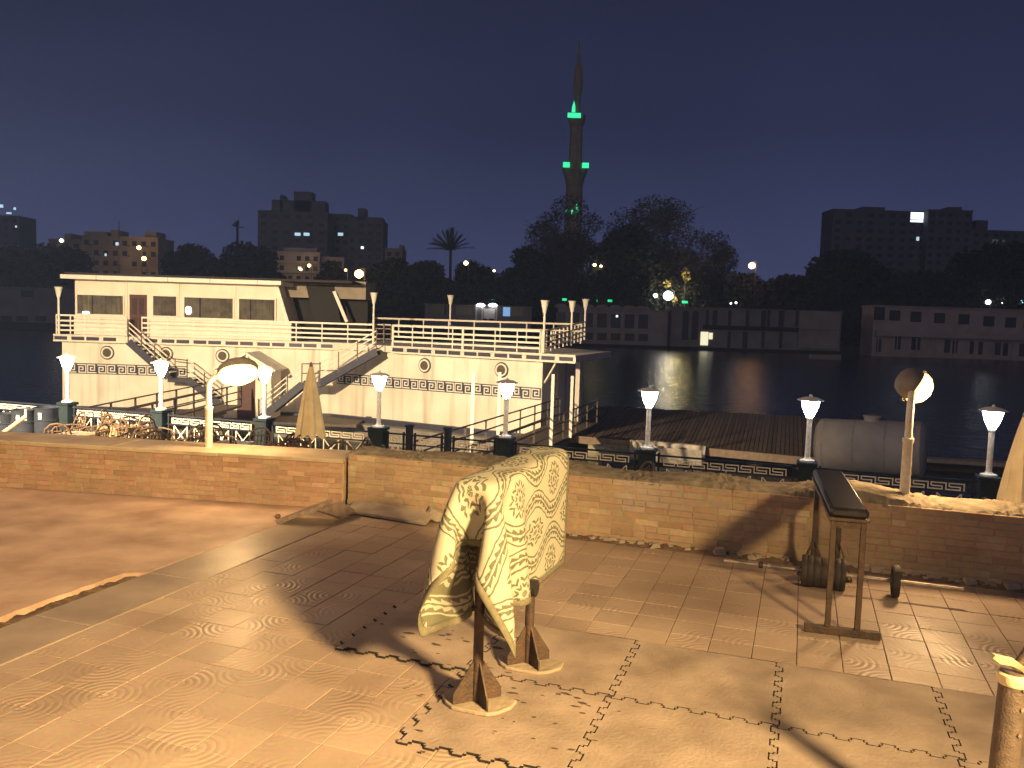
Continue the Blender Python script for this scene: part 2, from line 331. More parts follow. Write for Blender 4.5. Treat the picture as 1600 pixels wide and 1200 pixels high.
def lay_tiles():
    me = bpy.data.meshes.new('floor_tile'); me.from_pydata(TVS, [], TFS); me.materials.append(m_tile)
    with_uv(me, [(v[0] / TS + 0.5, v[1] / TS + 0.5) for v in TVS])
    cells = []
    nu, nv = int((U1 - U0) / TS), int((V1 - V0) / TS)
    for i in range(nu):
        for j in range(nv):
            u, v = U0 + (i + 0.5) * TS, V1 - (j + 0.5) * TS
            w = UV(u, v, 0); x, y, f = proj(w)
            seen = f > 0 and -20 < x < 1620 and -20 < y < 1230 and not (-1.96 < u < 2.8 and 2.9 < v < 5.75) and not (-2.8 < u < -1.9 and 4.95 < v < 5.8)
            cells.append((0 if seen else 1, f, i, j, u, v))
    cells.sort()
    vs, fs, uvs = [], [], []
    for k, (ns, f, i, j, u, v) in enumerate(cells):
        rot = ((i % 2) ^ (j % 2)) * 90 + (90 if random.random() < 0.06 else 0)
        dz = random.uniform(-0.0025, 0.0015); tilt = (random.uniform(-.002, .002), random.uniform(-.002, .002))
        if k < 300 and not ns:
            o = bpy.data.objects.new('floor_tile', me); COL.objects.link(o); o.parent = floor
            o.location = UV(u, v, dz); o.rotation_euler = (tilt[0], tilt[1], ROT + R(rot))
        else:
            o = len(vs); mtx = Matrix.Translation(UV(u, v, dz)) @ Matrix.Rotation(ROT + R(rot), 4, 'Z')
            vs += [tuple(mtx @ Vector(q)) for q in TVS]; fs += [tuple(o + a for a in f_) for f_ in TFS]; uvs += [(q[0] / TS + .5, q[1] / TS + .5) for q in TVS]
    m2 = bpy.data.meshes.new('floor_tile_field'); m2.from_pydata(vs, [], fs); m2.materials.append(m_tile); with_uv(m2, uvs)
    o = bpy.data.objects.new('floor_tile_field', m2); COL.objects.link(o); o.parent = floor; o['kind'] = 'stuff'
lay_tiles()
# stone kerb strip along the left of the tile field, laid in long slabs
kerb = structure('kerb_strip', MB().box(-5.28, -4.724, -3.0, 8.75, -0.30, -0.02, T=T), m_grout)
v = -3.0
while v < 8.7:
    v2 = min(v + random.uniform(1.1, 1.5), 8.75); dz = random.uniform(-.002, .002)
    MB().box(-5.278, -4.728, v + .0015, v2 - .0015, -0.019, 0.004 + dz, T=T).build('kerb_slab', m_kerb, kerb, bevel=0.004); v = v2
# left paving sheet with a ragged edge and a dug-out channel beside the kerb
def left_paving():
    edge = []
    vv = -3.0
    while vv < 5.55: edge.append((-5.47 + random.uniform(-.018, .018), vv)); vv += 0.12
    edge.append((-5.455, 5.60)); edge.append((-5.36, 5.66)); edge.append((-5.29, 5.69)); vv = 5.8
    while vv < 8.9: edge.append((-5.288 - abs(random.gauss(0, .012)), vv)); vv += 0.14
    top = [UV(u, v_, 0.003) for u, v_ in edge] + [Vector((-2.6, 10.05, .003)), Vector((-12, 11.3, .003)), Vector((-12, -3, .003))]
    b = MB(); k = len(top); o = [Vector((p.x, p.y, -.3)) for p in top]
    b.add(top + o, [tuple(range(k))] + [(i, (i + 1) % k, k + (i + 1) % k, k + i) for i in range(k)])
    structure('left_pavement', b, m_pave)
left_paving()
def grid_sheet(name, pts_fn, nx, ny, m, parent=None, kind=None, label=None):
    b = MB(); vs = [pts_fn(i / nx, j / ny) for j in range(ny + 1) for i in range(nx + 1)]
    fs = [(j * (nx + 1) + i, j * (nx + 1) + i + 1, (j + 1) * (nx + 1) + i + 1, (j + 1) * (nx + 1) + i) for j in range(ny) for i in range(nx)]
    b.add(vs, fs); o = b.build(name, m, parent, smooth=True)
    if kind: o['kind'] = kind
    return o
tag(grid_sheet('channel_dirt', lambda s, t: UV(-5.50 + 0.22 * s, -3.0 + 8.75 * t, -0.055 + 0.03 * random.random()), 5, 170, m_dirt), 'loose dirt in the dug out channel beside the kerb', 'dirt', kind='stuff')

# ------------------------------------------------------------------ brick walls
BK = {}
def brick_mesh(L, H, m):
    k = (round(L, 3), m.name)
    if k not in BK:
        b = MB().box(-L / 2, L / 2, -0.05, 0.05, -H / 2, H / 2); BK[k] = b.mesh('brick', m, bevel=0.004)
    return BK[k]
def brick_wall(root, A, e, nrm, L, H, ch, bl, main, special=None, limit=300):
    """bricks on the face that starts at A and runs along e; nrm looks at the viewer"""
    rz = math.atan2(e.y, e.x); k = 0
    for c in range(int(H / ch + 0.5)):
        s = -(c % 2) * bl * 0.5 - random.random() * 0.04
        while s < L:
            l = bl if random.random() < 0.84 else bl * 0.5
            if s + l > 0.03:
                s0 = max(s, 0.0); s1 = min(s + l, L); q = s1 - s0
                if q > 0.045:
                    ql = round(q / 0.015) * 0.015 - 0.006 if abs(q - l) > 1e-6 else l - 0.006
                    m = special(s0, c) if special else main
                    if m is not None:
                        o = bpy.data.objects.new('brick', brick_mesh(ql + .002, ch - 0.0035, m)); COL.objects.link(o); o.parent = root
                        p = A + e * (s0 + q / 2) + nrm * (-0.042 + random.uniform(-.004, .005)) + Vector((0, 0, ch * (c + .5)))
                        o.matrix_parent_inverse = PM[root.name].inverted()
                        o.location = p; o.rotation_euler = (random.uniform(-.006, .006), random.uniform(-.006, .006), rz + random.uniform(-.008, .008)); k += 1
            s += l
    return k
# right wall
eu, ev = UV(1, 0), UV(0, 1)
A = UV(-4.985, 8.56)
rw = thing('brick_wall', 'long low brick wall with crumbled mortar top behind the towel rack and bench', 'wall', A)
MB().box(-4.985, 6.7, 8.5585, 9.20, -1.2, 0.655, T=T).build('wall_core', m_mortar, rw)
def right_mat(s, c):
    if 3.15 < s < 4.75 - (10 - c) * 0.0 and c >= 7 - (s < 3.9) * 1 - (s < 3.4): return m_brick_w if (s + c * .2) < 5.6 else m_brick
    return m_brick
n_b = brick_wall(rw, A, eu, -ev, 7.3, 0.66, 0.066, 0.245, m_brick, right_mat)
MB().box(2.33, 6.7, 8.553, 8.5580, 0, 0.655, T=T).build('plain_face', m_mortar, rw)
def crumble(s, t):
    u = -4.98 + 11.6 * s; v_ = 8.555 + 0.66 * t
    hgt = 0.672 + 0.035 * math.sin(u * 3.1) * math.sin(u * 1.3 + 1) + random.uniform(-.010, .012) * (1 + .8 * math.sin(u * 7)) + 0.05 * math.exp(-((u - 0.55) / .45) ** 2) + .03 * math.exp(-((u + .9) / .5) ** 2)
    hgt += 0.035 * math.sin(math.pi * t)
    if t < 0.01: hgt = 0.64; v_ = 8.552 + random.uniform(-.015, .02)
    if t > 0.99: hgt = 0.5
    return UV(u, v_, hgt)
grid_sheet('crumbled_top', crumble, 420, 16, m_crumb, rw)
# left wall, turned a little
LA, LB = Vector((-1.955, 9.715, 0)), Vector((-9.2, 10.753, 0))
el = (LA - LB).normalized(); nl = Vector((el.y, -el.x, 0))
lw = thing('brick_wall', 'low pinkish brick wall with wide concrete coping at the left', 'wall', LA)
TL = lambda q: LB + el * q.x - nl * q.y + Vector((0, 0, q.z))
LL = (LA - LB).length
MB().box(0, LL, -0.0015, 0.62, -1.2, 0.55, T=TL).build('wall_core', m_mortar, lw)
nl_b = brick_wall(lw, LB + el * 1.2, el, nl, LL - 1.21, 0.55, 0.0611, 0.205, m_brick_l)
for s0, s1 in ((0, 1.6), (1.6, 3.0), (3.0, 4.35), (4.35, 5.75), (5.75, LL)):
    MB().box(s0 + .003, s1 - .003, -0.03 + random.uniform(-.006, .006), 0.66, 0.551, 0.60 + random.uniform(-.004, .004), T=TL).build('coping_slab', m_cope, lw, bevel=0.006)

# ------------------------------------------------------------------ lower terrace, quay, water
ZL = -1.15; FV = 16.76; ZW = -3.7
structure('lower_terrace', MB().box(-40, 30, 9.19, FV + 0.35, -4.5, ZL, T=T), mat('terrace_paving', (0.22, 0.18, 0.14), 0.8, scale=2, coords='World'))
def water_mat():
    m = bpy.data.materials.new('river_water'); m.use_nodes = True; n, l = m.node_tree.nodes, m.node_tree.links; b = n['Principled BSDF']
    b.inputs['Base Color'].default_value = (0.006, 0.007, 0.011, 1); b.inputs['Roughness'].default_value = 0.2; b.inputs['IOR'].default_value = 1.33
    g = n.new('ShaderNodeNewGeometry'); mp = n.new('ShaderNodeMapping'); mp.inputs['Scale'].default_value = (0.8, 0.5, 1); l.new(g.outputs['Position'], mp.inputs[0])
    no = n.new('ShaderNodeTexNoise'); no.inputs['Scale'].default_value = 1.6; no.inputs['Detail'].default_value = 5; l.new(mp.outputs[0], no.inputs['Vector'])
    bp = n.new('ShaderNodeBump'); bp.inputs['Strength'].default_value = 0.5; bp.inputs['Distance'].default_value = 0.3; l.new(no.outputs['Fac'], bp.inputs['Height']); l.new(bp.outputs[0], b.inputs['Normal'])
    return m
structure('river_water', MB().add([(-900, -50, ZW), (900, -50, ZW), (900, 1500, ZW), (-900, 1500, ZW)], [(0, 1, 2, 3)]), water_mat())
YB = 214.0                                                        # far bank
structure('far_bank', MB().box(-500, 500, YB, 900, -6, -1.6).box(-500, 500, YB - 1.0, YB - .01, -6, -2.4), mat('bank_earth', (0.05, 0.045, 0.04), 0.95, scale=.3))

# ------------------------------------------------------------------ promenade fence, pedestals and lamps
FU = [-18.2 + 3.067 * i for i in range(8)]
def key_band(w):
    b = MB(); n = max(1, round(w / 0.285)); p = w / n; h = 0.135; t = 0.02
    def seg(a, c): b.bar((a[0], 0, a[1]), (c[0], 0, c[1]), 0.022, t, up=(0, 1, 0) if abs(a[0] - c[0]) < 1e-6 else (0, 0, 1))
    for k in range(n):
        x = k * p
        pts = [(x + .06 * p, h - t / 2), (x + .94 * p, h - t / 2)]
        b.box(x + .02, x + p - .012, -.011, .011, h - t, h)
        b.box(x + p - .032, x + p - .012, -.0105, .0105, 0, h - t)
        if k < n - 1 or True:
            b.box(x + .02, x + .04, -.0105, .0105, h * .46, h - t)
            b.box(x + .04, x + p - .075, -.011, .011, h * .40, h * .40 + t)
            b.box(x + p - .095, x + p - .075, -.0105, .0105, t, h * .40)
            b.box(x - .012, x + p - .075, -.011, .011, 0, t)
    b.box(-.012, .008, -.0112, .0112, -.001, h + .001)
    return b
def cross_motif(w, h):
    b = MB(); t = .02
    for x in (0, w - t): b.box(x, x + t, -.01, .01, 0, h)
    b.bar((t, 0, h - .005), (w - t, 0, .005), .016, t, up=(0, 1, 0)); b.bar((t, 0.003, .005), (w - t, 0.003, h - .005), .016, t, up=(0, 1, 0))
    b.lathe([(.001, -.022), (.03, -.02), (.034, 0), (.03, .02), (.001, .022)], n=10, T=lambda q: Vector((q.x + w / 2, q.z, q.y + h / 2)))
    return b
def fence_panel(ua, ub, label):
    w = ub - ua; root = thing('promenade_fence', label, 'fence', UV(ua, FV, ZL), ROT, 'fence panels along the promenade')
    loc = dict(parent=root, local=True)
    MB().box(0, w, -.02, .02, 0.79, .825).build('top_rail', m_navy, **loc)
    MB().box(0, w, -.018, .018, 0.575, .60).build('middle_rail', m_navy, **loc)
    MB().box(0, w, -.018, .018, 0.06, .09).build('bottom_rail', m_navy, **loc)
    for x in (0.05, w - .09): MB().box(x, x + .04, -.021, .021, 0, .86).build('upright', m_navy, **loc)
    kb = key_band(w - .36); o = kb.build('greek_key_band', m_gold, **loc); o.location = (.18, -.002, .612)
    n = max(1, round((w - .3) / .56)); st = (w - .26) / n
    me = cross_motif(min(.42, st - .1), .44).mesh('cross_panel', m_gold)
    for k in range(n):
        c = bpy.data.objects.new('cross_panel', me); COL.objects.link(c); c.parent = root; c.location = (.13 + st * k + (st - min(.42, st - .1)) / 2, -.002, .112)
        x = .13 + st * k
        if k: MB().box(x - .012, x + .012, -.012, .012, .09, .575).build('upright', m_navy, **loc)
    return root
bay_words = ['beside the leftmost lit lamp', 'behind the wicker tables', 'behind the closed parasol', None, 'right of the draped towel', 'left of the padded bench', 'behind the hooded street lamp']
for i in range(7):
    if i == 3: continue
    fence_panel(FU[i] + .17, FU[i + 1] - .17, 'dark fence panel with gold Greek key band ' + bay_words[i])
GP = (G(648, 700, ZL), G(708, 700, ZL))
g1 = FU[3] + .78; g2 = FU[3] + 1.72
fence_panel(FU[3] + .17, g1 - .07, 'short dark fence panel with gold Greek key between pedestal and gate post')
fence_panel(g1 + .07, g2 - .07, 'narrow gate leaf with gold Greek key between two gate posts')
fence_panel(g2 + .07, FU[4] - .17, 'dark fence panel with gold crosses right of the gate posts')
fence_panel(FU[7] + .17, FU[7] + 2.9, 'dark fence panel at the far right beside the cream parasol')
fence_panel(FU[0] - 2.9, FU[0] - .17, 'dark fence panel at the far left end of the promenade')
for k, (g, w) in enumerate(((g1, 'left'), (g2, 'right'))):
    r_ = thing('gate_post', 'slim dark %s gate post in the promenade fence' % w, 'post', UV(g, FV, ZL), ROT, 'gate posts')
    MB().box(-.065, .065, -.065, .065, 0, 1.0).build('shaft', m_navy, r_, local=True, bevel=.006); MB().box(-.08, .08, -.08, .08, 1.0, 1.04).build('cap', m_navy, r_, local=True)
def make_ped():
    r_ = thing('lamp_pedestal', '', 'pedestal', (0, 0, 0)); loc = dict(parent=r_, local=True)
    MB().box(-.155, .155, -.155, .155, .0, .86).build('shaft', m_teal, bevel=.008, **loc)
    MB().box(-.19, .19, -.19, .19, 0.005, .12).build('plinth', m_teal, bevel=.008, **loc)
    MB().box(-.19, .19, -.19, .19, .862, .93).build('cap', m_teal, bevel=.01, **loc); return r_
def make_lamp():
    r_ = thing('promenade_lamp', '', 'lamp', (0, 0, 0)); loc = dict(parent=r_, local=True)
    fl = MB().lathe([(.14, 0), (.14, .03), (.07, .05), (.055, .08)], n=16).build('base_flange', m_pole, smooth=True, **loc)
    po = MB().lathe([(.05, .05), (.05, .80), (.062, .81), (.062, .845)], n=14).build('pole', m_pole, smooth=True, **loc)
    sub(fl, po)
    gl_ = MB().lathe([(.06, .85), (.085, .90), (.125, .99), (.15, 1.08), (.165, 1.16)], n=20).build('lamp_glass', m_lamp_w, smooth=True, **loc)
    cp_ = MB().lathe([(.24, 1.168), (.245, 1.18), (.14, 1.225), (.03, 1.245), (.02, 1.28)], n=20).build('lamp_cap', m_white, smooth=True, **loc); sub(cp_, gl_); return r_
ped0, lamp0 = make_ped(), make_lamp()
ordn = ['first', 'second', 'third', 'fourth', 'fifth', 'sixth', 'seventh', 'eighth']
lamp_words = ['near the bow of the houseboat', 'in front of the left stair', 'left of the closed parasol', 'under the right hand porthole wall', 'above the draped towel', 'in front of the plank pier', 'behind the padded bench', 'beside the parasol at the right edge']
for i in range(8):
    gl = '%s lit white promenade lamp from left, %s' % (ordn[i], lamp_words[i]); pl = 'dark square pedestal under the %s white lamp from left' % ordn[i]
    loc = UV(FU[i], FV, ZL); l2 = loc + Vector((0, 0, .931))
    if i == 0:
        for o, L in ((ped0, loc), (lamp0, l2)): o.location = L; o.rotation_euler = (0, 0, ROT)
        tag(ped0, pl, None, 'lamp pedestals'); tag(lamp0, gl, None, 'lit promenade lamps')
    else: dup(ped0, loc, ROT, pl, 'lamp pedestals'); dup(lamp0, l2, ROT + i, gl, 'lit promenade lamps')

# ------------------------------------------------------------------ sodium street lamps on the wall
def street_lamp(base, head_dir, H, label, lit_face, arm=0.34, WL=90, group='sodium street lamps'):
    """pole with a swan neck and a hooded head that points along head_dir"""
    r_ = thing('street_lamp', label, 'street lamp', base, 0, group); b = Vector(base); d = Vector(head_dir).normalized()
    MB().lathe([(.047, 0), (.045, H * .50), (.052, H * .51), (.052, H * .545), (.036, H * .55), (.034, H * .82)], c=b, n=16).build('pole', m_pole, r_, smooth=True)
    pts = [b + Vector((0, 0, H * .8))]
    for k in range(7):
        a = k / 6 * R(80); pts.append(b + Vector((0, 0, H * .82)) + Vector((0, 0, math.sin(a) * H * .18)) + d * (1 - math.cos(a)) * arm * .7)
    MB().tube(pts, .034, 12).build('swan_neck', m_pole, r_, smooth=True)
    c = pts[-1] + d * .16 + Vector((0, 0, .02)); sd = Vector((0, 0, 1)).cross(d); tilt = Vector((lit_face)).normalized()   # tilt: where the open face looks
    up = -tilt; ax = d - up * d.dot(up); ax.normalize(); s2 = up.cross(ax)
    def TT(q): return c + ax * q.x + s2 * q.y + up * q.z
    hood = MB(); n = 20; prof = [(1.0, 0.0), (1.0, .05), (.92, .10), (.72, .15), (.35, .18), (.05, .185)]
    for pr, z in prof:
        for j in range(n):
            a = 2 * math.pi * j / n; hood.v.append(TT(Vector((math.cos(a) * .25 * pr, math.sin(a) * .155 * pr, z))))
    for i in range(len(prof) - 1):
        for j in range(n): hood.f.append((i * n + j, i * n + (j + 1) % n, (i + 1) * n + (j + 1) % n, (i + 1) * n + j)); hood.mi.append(0)
    hood.f.append(tuple((len(prof) - 1) * n + j for j in range(n))); hood.mi.append(0)
    hood = hood.build('lamp_hood', mat('hood_grey', (0.25, 0.22, 0.20), 0.7), r_, smooth=True)
    lens = MB().lathe([(.9, .012), (.98, -.03), (.86, -.09), (.55, -.14), (.05, -.165)], n=20, T=lambda q: TT(Vector((q.x * .25, q.y * .165, q.z))))
    sub(lens.build('lamp_lens', m_lamp_y, r_, smooth=True), hood)
    for s_ in (-1, 1): sub(MB().tube([TT(Vector((-.05, s_ * .15, .03))), TT(Vector((-.05, s_ * .172, .02))), TT(Vector((-.04, s_ * .175, -.005)))], .005, 6).build('clip', m_steel, r_), hood)
    lp = light('street_lamp_light', 'POINT', TT(Vector((0, 0, -.30))), (1., .62, .28), WL, shadow_soft_size=.18); lp.parent = r_; lp.matrix_parent_inverse = PM[r_.name].inverted()
    return r_, c
pb = P(326, 700, 10.32); pb.z = 0.598
street_lamp(pb, (1, 0.05, 0), 0.93, 'white swan neck street lamp glowing yellow on the left wall coping', (.25, -.62, -.75))
pb2 = UV(1.02, 8.88, 0.70)
street_lamp(pb2, (.55, .9, 0), 1.05, 'hooded street lamp glowing orange on the crumbled wall beside the bench', (.80, -.30, -.52), arm=.2, WL=210)
# the two masts outside the picture whose light falls on the terrace and the houseboat
for base, loc, tgt, lab in (((4.6, -1.7, 0), key.location, (-1, 6, 0), 'street lamp mast beside the photographer'), ((-14.1, 11.4, ZL), spill.location, (-7, 40, 0), 'tall quay lamp mast beyond the left wall')):
    r_ = thing('lamp_mast', lab, 'street lamp', base); b = Vector(base); h = Vector(loc)
    MB().lathe([(.09, 0), (.06, h.z - b.z + .35)], c=b, n=12).build('pole', m_pole, r_, smooth=True)
    top = Vector((b.x, b.y, h.z + .3)); MB().tube([top, top + (h - top) * .5 + Vector((0, 0, .15)), h + Vector((0, 0, .25))], .035, 8).build('arm', m_pole, r_, smooth=True)
    MB().box(h.x - .2, h.x + .2, h.y - .15, h.y + .15, h.z + .22, h.z + .32).build('lamp_head', m_pole, r_)
    MB().box(h.x - .16, h.x + .16, h.y - .11, h.y + .11, h.z + .205, h.z + .219).build('lamp_lens', emis('mast_lens', (1, .66, .25), 8), r_)
    if b.x < -5:
        f_ = flood.location; MB().box(f_.x - .22, f_.x + .22, f_.y - .45, f_.y - .2, f_.z - .15, f_.z + .15).build('floodlight_head', m_gang, r_); MB().bar((b.x, b.y, f_.z), (f_.x, f_.y - .3, f_.z), .05, .05).build('floodlight_arm', m_gang, r_)

# ------------------------------------------------------------------ moored houseboat
YH = 41.0; B0 = P(520, 560, YH); eR = Vector((1, -.541, 0)).normalized(); nR = Vector((eR.y, -eR.x, 0))
def TB(q): return Vector((q.x, YH - q.y, q.z))                      # left front: x, distance in front, z
def TR(q): return Vector((B0.x, YH, 0)) + eR * q.x + nR * q.y + Vector((0, 0, q.z))
def LX(px, py=540, off=0.0): return P(px, py, YH - off)
def RS(px, py=540, off=0.0):
    d = ray(px, py); o = Vector((B0.x, YH, 0)) + nR * off; t = (o - CAM).dot(nR) / d.dot(nR); p = CAM + d * t
    return (p - o).dot(eR), p.z
hb = thing('houseboat', 'large cream two deck houseboat with navy Greek key bands and outside stairs', 'houseboat', (-10, 42, ZW))
ZD = 0.91; xL = LX(97).x; sR = RS(849)[0]; sE = RS(904)[0]
pR = TR(Vector((sR, 0, 0)))
foot = [(xL, YH, -2.6), (B0.x, YH, -2.6), tuple(pR + Vector((0, 0, -2.6))), tuple(pR + Vector((2.2, 5.5, -2.6))), (-2, 49, -2.6), (xL, 48, -2.6)]
MB().prism(foot, (0, 0, 3.2)).build('hull', m_hull, hb)
foot2 = [(xL - .3, YH - .9, -3.9), (B0.x, YH - 1.0, -3.9), tuple(pR + nR * 1.0 + Vector((.2, 0, -3.9))), tuple(pR + Vector((2.4, 5.5, -3.9))), (-2, 49.2, -3.9), (xL - .3, 48.2, -3.9)]
MB().prism(foot2, (0, 0, 1.05)).build('pontoon', m_pont, hb)
foot3 = [(xL, YH - .25, -2.86), (B0.x, YH - .25, -2.86), tuple(pR + nR * .25 + Vector((0, 0, -2.86))), tuple(pR + Vector((2.2, 5.5, -2.86))), (-2, 49, -2.86), (xL, 48, -2.86)]
MB().prism(foot3, (0, 0, .255)).build('rubbing_strake', m_hullnavy, hb)
for px in (82, 412, 577):
    p = LX(px, 670, 1.0); MB().tube([(p.x, p.y - .1, -3.9), (p.x, p.y - .1, -2.55)], .16, 10).build('mooring_pile', m_gang, hb, smooth=True)
# upper deck slab with decorated trim
xD = LX(88).x; x1 = LX(588).x; sD0 = RS(617)[0]
pE = TR(Vector((sE, .28, 0))); pK = P(955, 541, 41.0)
MB().prism([(xD, YH - .24, .62), (B0.x, YH - .24, .62), tuple(TR(Vector((sE, .24, .62)))), (pK.x, pK.y, .62), (-1, 49, .62), (xD, 48.3, .62)], (0, 0, .286)).build('deck_slab', m_cabin, hb)
me_p = MB().box(-.31, .31, -.012, .012, -.085, .085).mesh('trim_panel', m_hullnavy)
ring = MB().lathe([(.066, -.016), (.098, -.016), (.098, .016), (.066, .016)], n=14, T=lambda q: Vector((q.x, -q.z, q.y))); ring.f = ring.f[:-2]; ring.mi = ring.mi[:-2]
ring.add([ring.v[i] for i in range(14)] + [ring.v[42 + i] for i in range(14)], [(i, (i + 1) % 14, 14 + (i + 1) % 14, 14 + i) for i in range(14)])
me_r = ring.mesh('trim_ring', m_white, smooth=True)
def put(name, me, T_, x, y, z, rz, parent=hb):
    o = bpy.data.objects.new(name, me); COL.objects.link(o); o.parent = parent; o.location = PM[parent.name].inverted() @ T_(Vector((x, y, z))); o.rotation_euler = (0, 0, rz); return o
aR = math.atan2(eR.y, eR.x)
def trim(T_, a, b, rz):
    for z0, z1 in ((.575, .625), (.865, .925)): MB().box(a, b, .245, .29, z0, z1, T=T_).build('trim_moulding', m_white, hb)
    x = a + .36
    while x < b - .3:
        put('trim_panel', me_p, T_, x, .25, .745, rz)
        k = put('trim_ring', me_r, T_, x + .42, .26, .745, rz) if x + .5 < b else None
        if x + 1.15 < b: put('trim_panel', me_p, T_, x + .84, .25, .745, rz)
        if x + 1.23 < b: MB().box(x + 1.185, x + 1.215, .24, .262, .63, .862, T=T_).build('trim_divider', m_white, hb)
        x += 1.56
trim(TB, xD, LX(200).x, 0); trim(TB, LX(228).x, x1, 0); trim(TR, sD0, sE, aR)
# greek key bands
def key_spiral():
    b = MB(); w, t = .40, .048; P_ = [(1, 0), (0, 0), (0, 1), (.84, 1), (.84, .3), (.34, .3), (.34, .66), (.58, .66)]
    for k in range(len(P_) - 1):
        (xa, za), (xb, zb) = P_[k], P_[k + 1]; xa, xb, za, zb = xa * w, xb * w, za * w * .95, zb * w * .95
        b.box(min(xa, xb) - t / 2 * 1, max(xa, xb) + t / 2, -.01 - .0007 * k, .01, min(za, zb) - t / 2, max(za, zb) + t / 2)
    return b
ks = key_spiral(); me_k1 = ks.mesh('key_motif', m_white)
kb2 = MB(); kb2.v = [Vector((.40 - v_.x, v_.y, .38 - v_.z)) for v_ in ks.v]; kb2.f = ks.f; kb2.mi = ks.mi; me_k2 = kb2.mesh('key_motif', m_white)
def key_strip(T_, a, b, z, rz):
    MB().box(a, b, .002, .012, z - .07, z + .45, T=T_).build('key_band', m_hullnavy, hb)
    n = int((b - a) / .47)
    for k in range(n): put('key_motif', me_k1 if k % 2 == 0 else me_k2, T_, a + .06 + k * (b - a) / n, .024, z + (.0 if k % 2 == 0 else .0), rz)
key_strip(TB, LX(104).x, LX(292).x, -.93, 0)
key_strip(TR, RS(527)[0], sR - .03, -1.02, aR)
# portholes
def porthole(T_, x, z):
    p = MB().lathe([(.345, -.01), (.345, .03), (.29, .06), (.27, .06)], n=26, T=lambda q: T_(Vector((x + q.x, q.z, z + q.y)))).build('porthole', m_hullnavy, hb, smooth=True)
    a = MB().lathe([(.29, .05), (.285, .085), (.225, .09), (.215, .065)], n=26, T=lambda q: T_(Vector((x + q.x, q.z, z + q.y)))).build('porthole_rim', m_white, hb, smooth=True); sub(a, p)
    g = MB().lathe([(.215, .06), (.20, .092)], n=22, T=lambda q: T_(Vector((x + q.x, q.z, z + q.y)))).build('porthole_glass', mat('porthole_glass', (.13, .115, .08), .15), hb); sub(g, p)
for px, py in ((168, 551), (260, 553), (348, 556)): q = LX(px, py); porthole(TB, q.x, q.z)
for px, py in ((664, 571), (784, 578)): s_, z_ = RS(px, py); porthole(TR, s_, z_)
# cabin
YC = 42.2
def C(px, py, y=YC): return P(px, py, y)
ct, cb_ = C(432, 440), C(455, 531); cl = C(117, 440)
MB().prism([(cl.x, YC, ZD), (cb_.x, YC, ZD), (cb_.x - .05, YC, 1.0), (ct.x, YC, 3.66), (cl.x, YC, 3.66)], (0, 4.6, 0)).build('cabin_wall', m_cabin, hb)
xr0, xr1 = P(94, 430, 41.2).x, P(439, 436, 41.2).x
MB().box(xr0, xr1, 41.2, 47.4, 3.66, 3.86).build('roof_fascia', m_white, hb)
MB().box(xr0 + .1, P(560, 430, 43).x, 41.35, 47.3, 3.862, 3.98).build('roof_covering', m_roofing, hb)
for px in (150, 262, 328, 402): a = P(px, 433, 41.19); MB().box(a.x - .012, a.x + .012, 41.188, 41.21, 3.64, 3.865).build('fascia_joint', m_taupe, hb)
for px in (198, 279, 367): a = C(px, 470); MB().box(a.x - .07, a.x + .07, YC - .06, YC - .001, ZD, 3.655).build('pilaster', m_cabin, hb)
def window(x0, y0, x1, y1, n=7, yy=YC, T_=None):
    a, b = P(x0, y0, yy), P(x1, y1, yy); xa, xb, zb, za = a.x, b.x, b.z, a.z
    f = MB()
    for q in ((xa - .07, xb + .07, za, za + .07), (xa - .07, xb + .07, zb - .07, zb), (xa - .07, xa, zb, za), (xb, xb + .07, zb, za)): f.box(q[0], q[1], yy - .135, yy + .02, q[2], q[3])
    f = f.build('window_frame', m_cabin, hb)
    c = MB().box(xa, xb, yy - .004, yy - .001, zb, za).build('window_recess', m_dark, hb); sub(c, f)
    k = 64; pts = []
    cu = MB(); vs = []
    for i in range(k + 1):
        x = xa + (xb - xa) * i / k; y = yy - .055 - .036 * math.sin(i * .95 + .8 * math.sin(i * .21)) - .008 * math.sin(i * .33)
        vs += [(x, y, zb), (x, y, za)]
    skip = {int(k * .3), int(k * .31) + 1} if n > 6 else {k // 2}
    cu.add(vs, [(2 * i, 2 * i + 2, 2 * i + 3, 2 * i + 1) for i in range(k) if i not in skip]); sub(cu.build('curtain', m_curtain, hb, smooth=True), f)
    g = MB().box(xa, xb, yy - .118, yy - .112, zb, za).build('window_pane', m_glass, hb); sub(g, f)
for w in ((122.5, 460.5, 194, 492, 8), (241, 462.5, 277, 494, 4), (289.5, 464.5, 365, 498, 8), (375, 467, 430, 501, 7)): window(*w)
da, db = C(203, 460), C(230, 526)
dr = MB().box(da.x, db.x, YC - .05, YC - .002, ZD, da.z).build('door', m_door, hb)
for q in ((.15, .45), (.55, .85)):
    for h0, h1 in ((.08, .45), (.52, .92)):
        w_ = db.x - da.x; hh = da.z - ZD; sub(MB().box(da.x + w_ * q[0], da.x + w_ * q[1], YC - .062, YC - .051, ZD + hh * h0, ZD + hh * h1).build('door_panel', mat('door_panel_brown', (.06, .03, .03), .4), hb), dr)
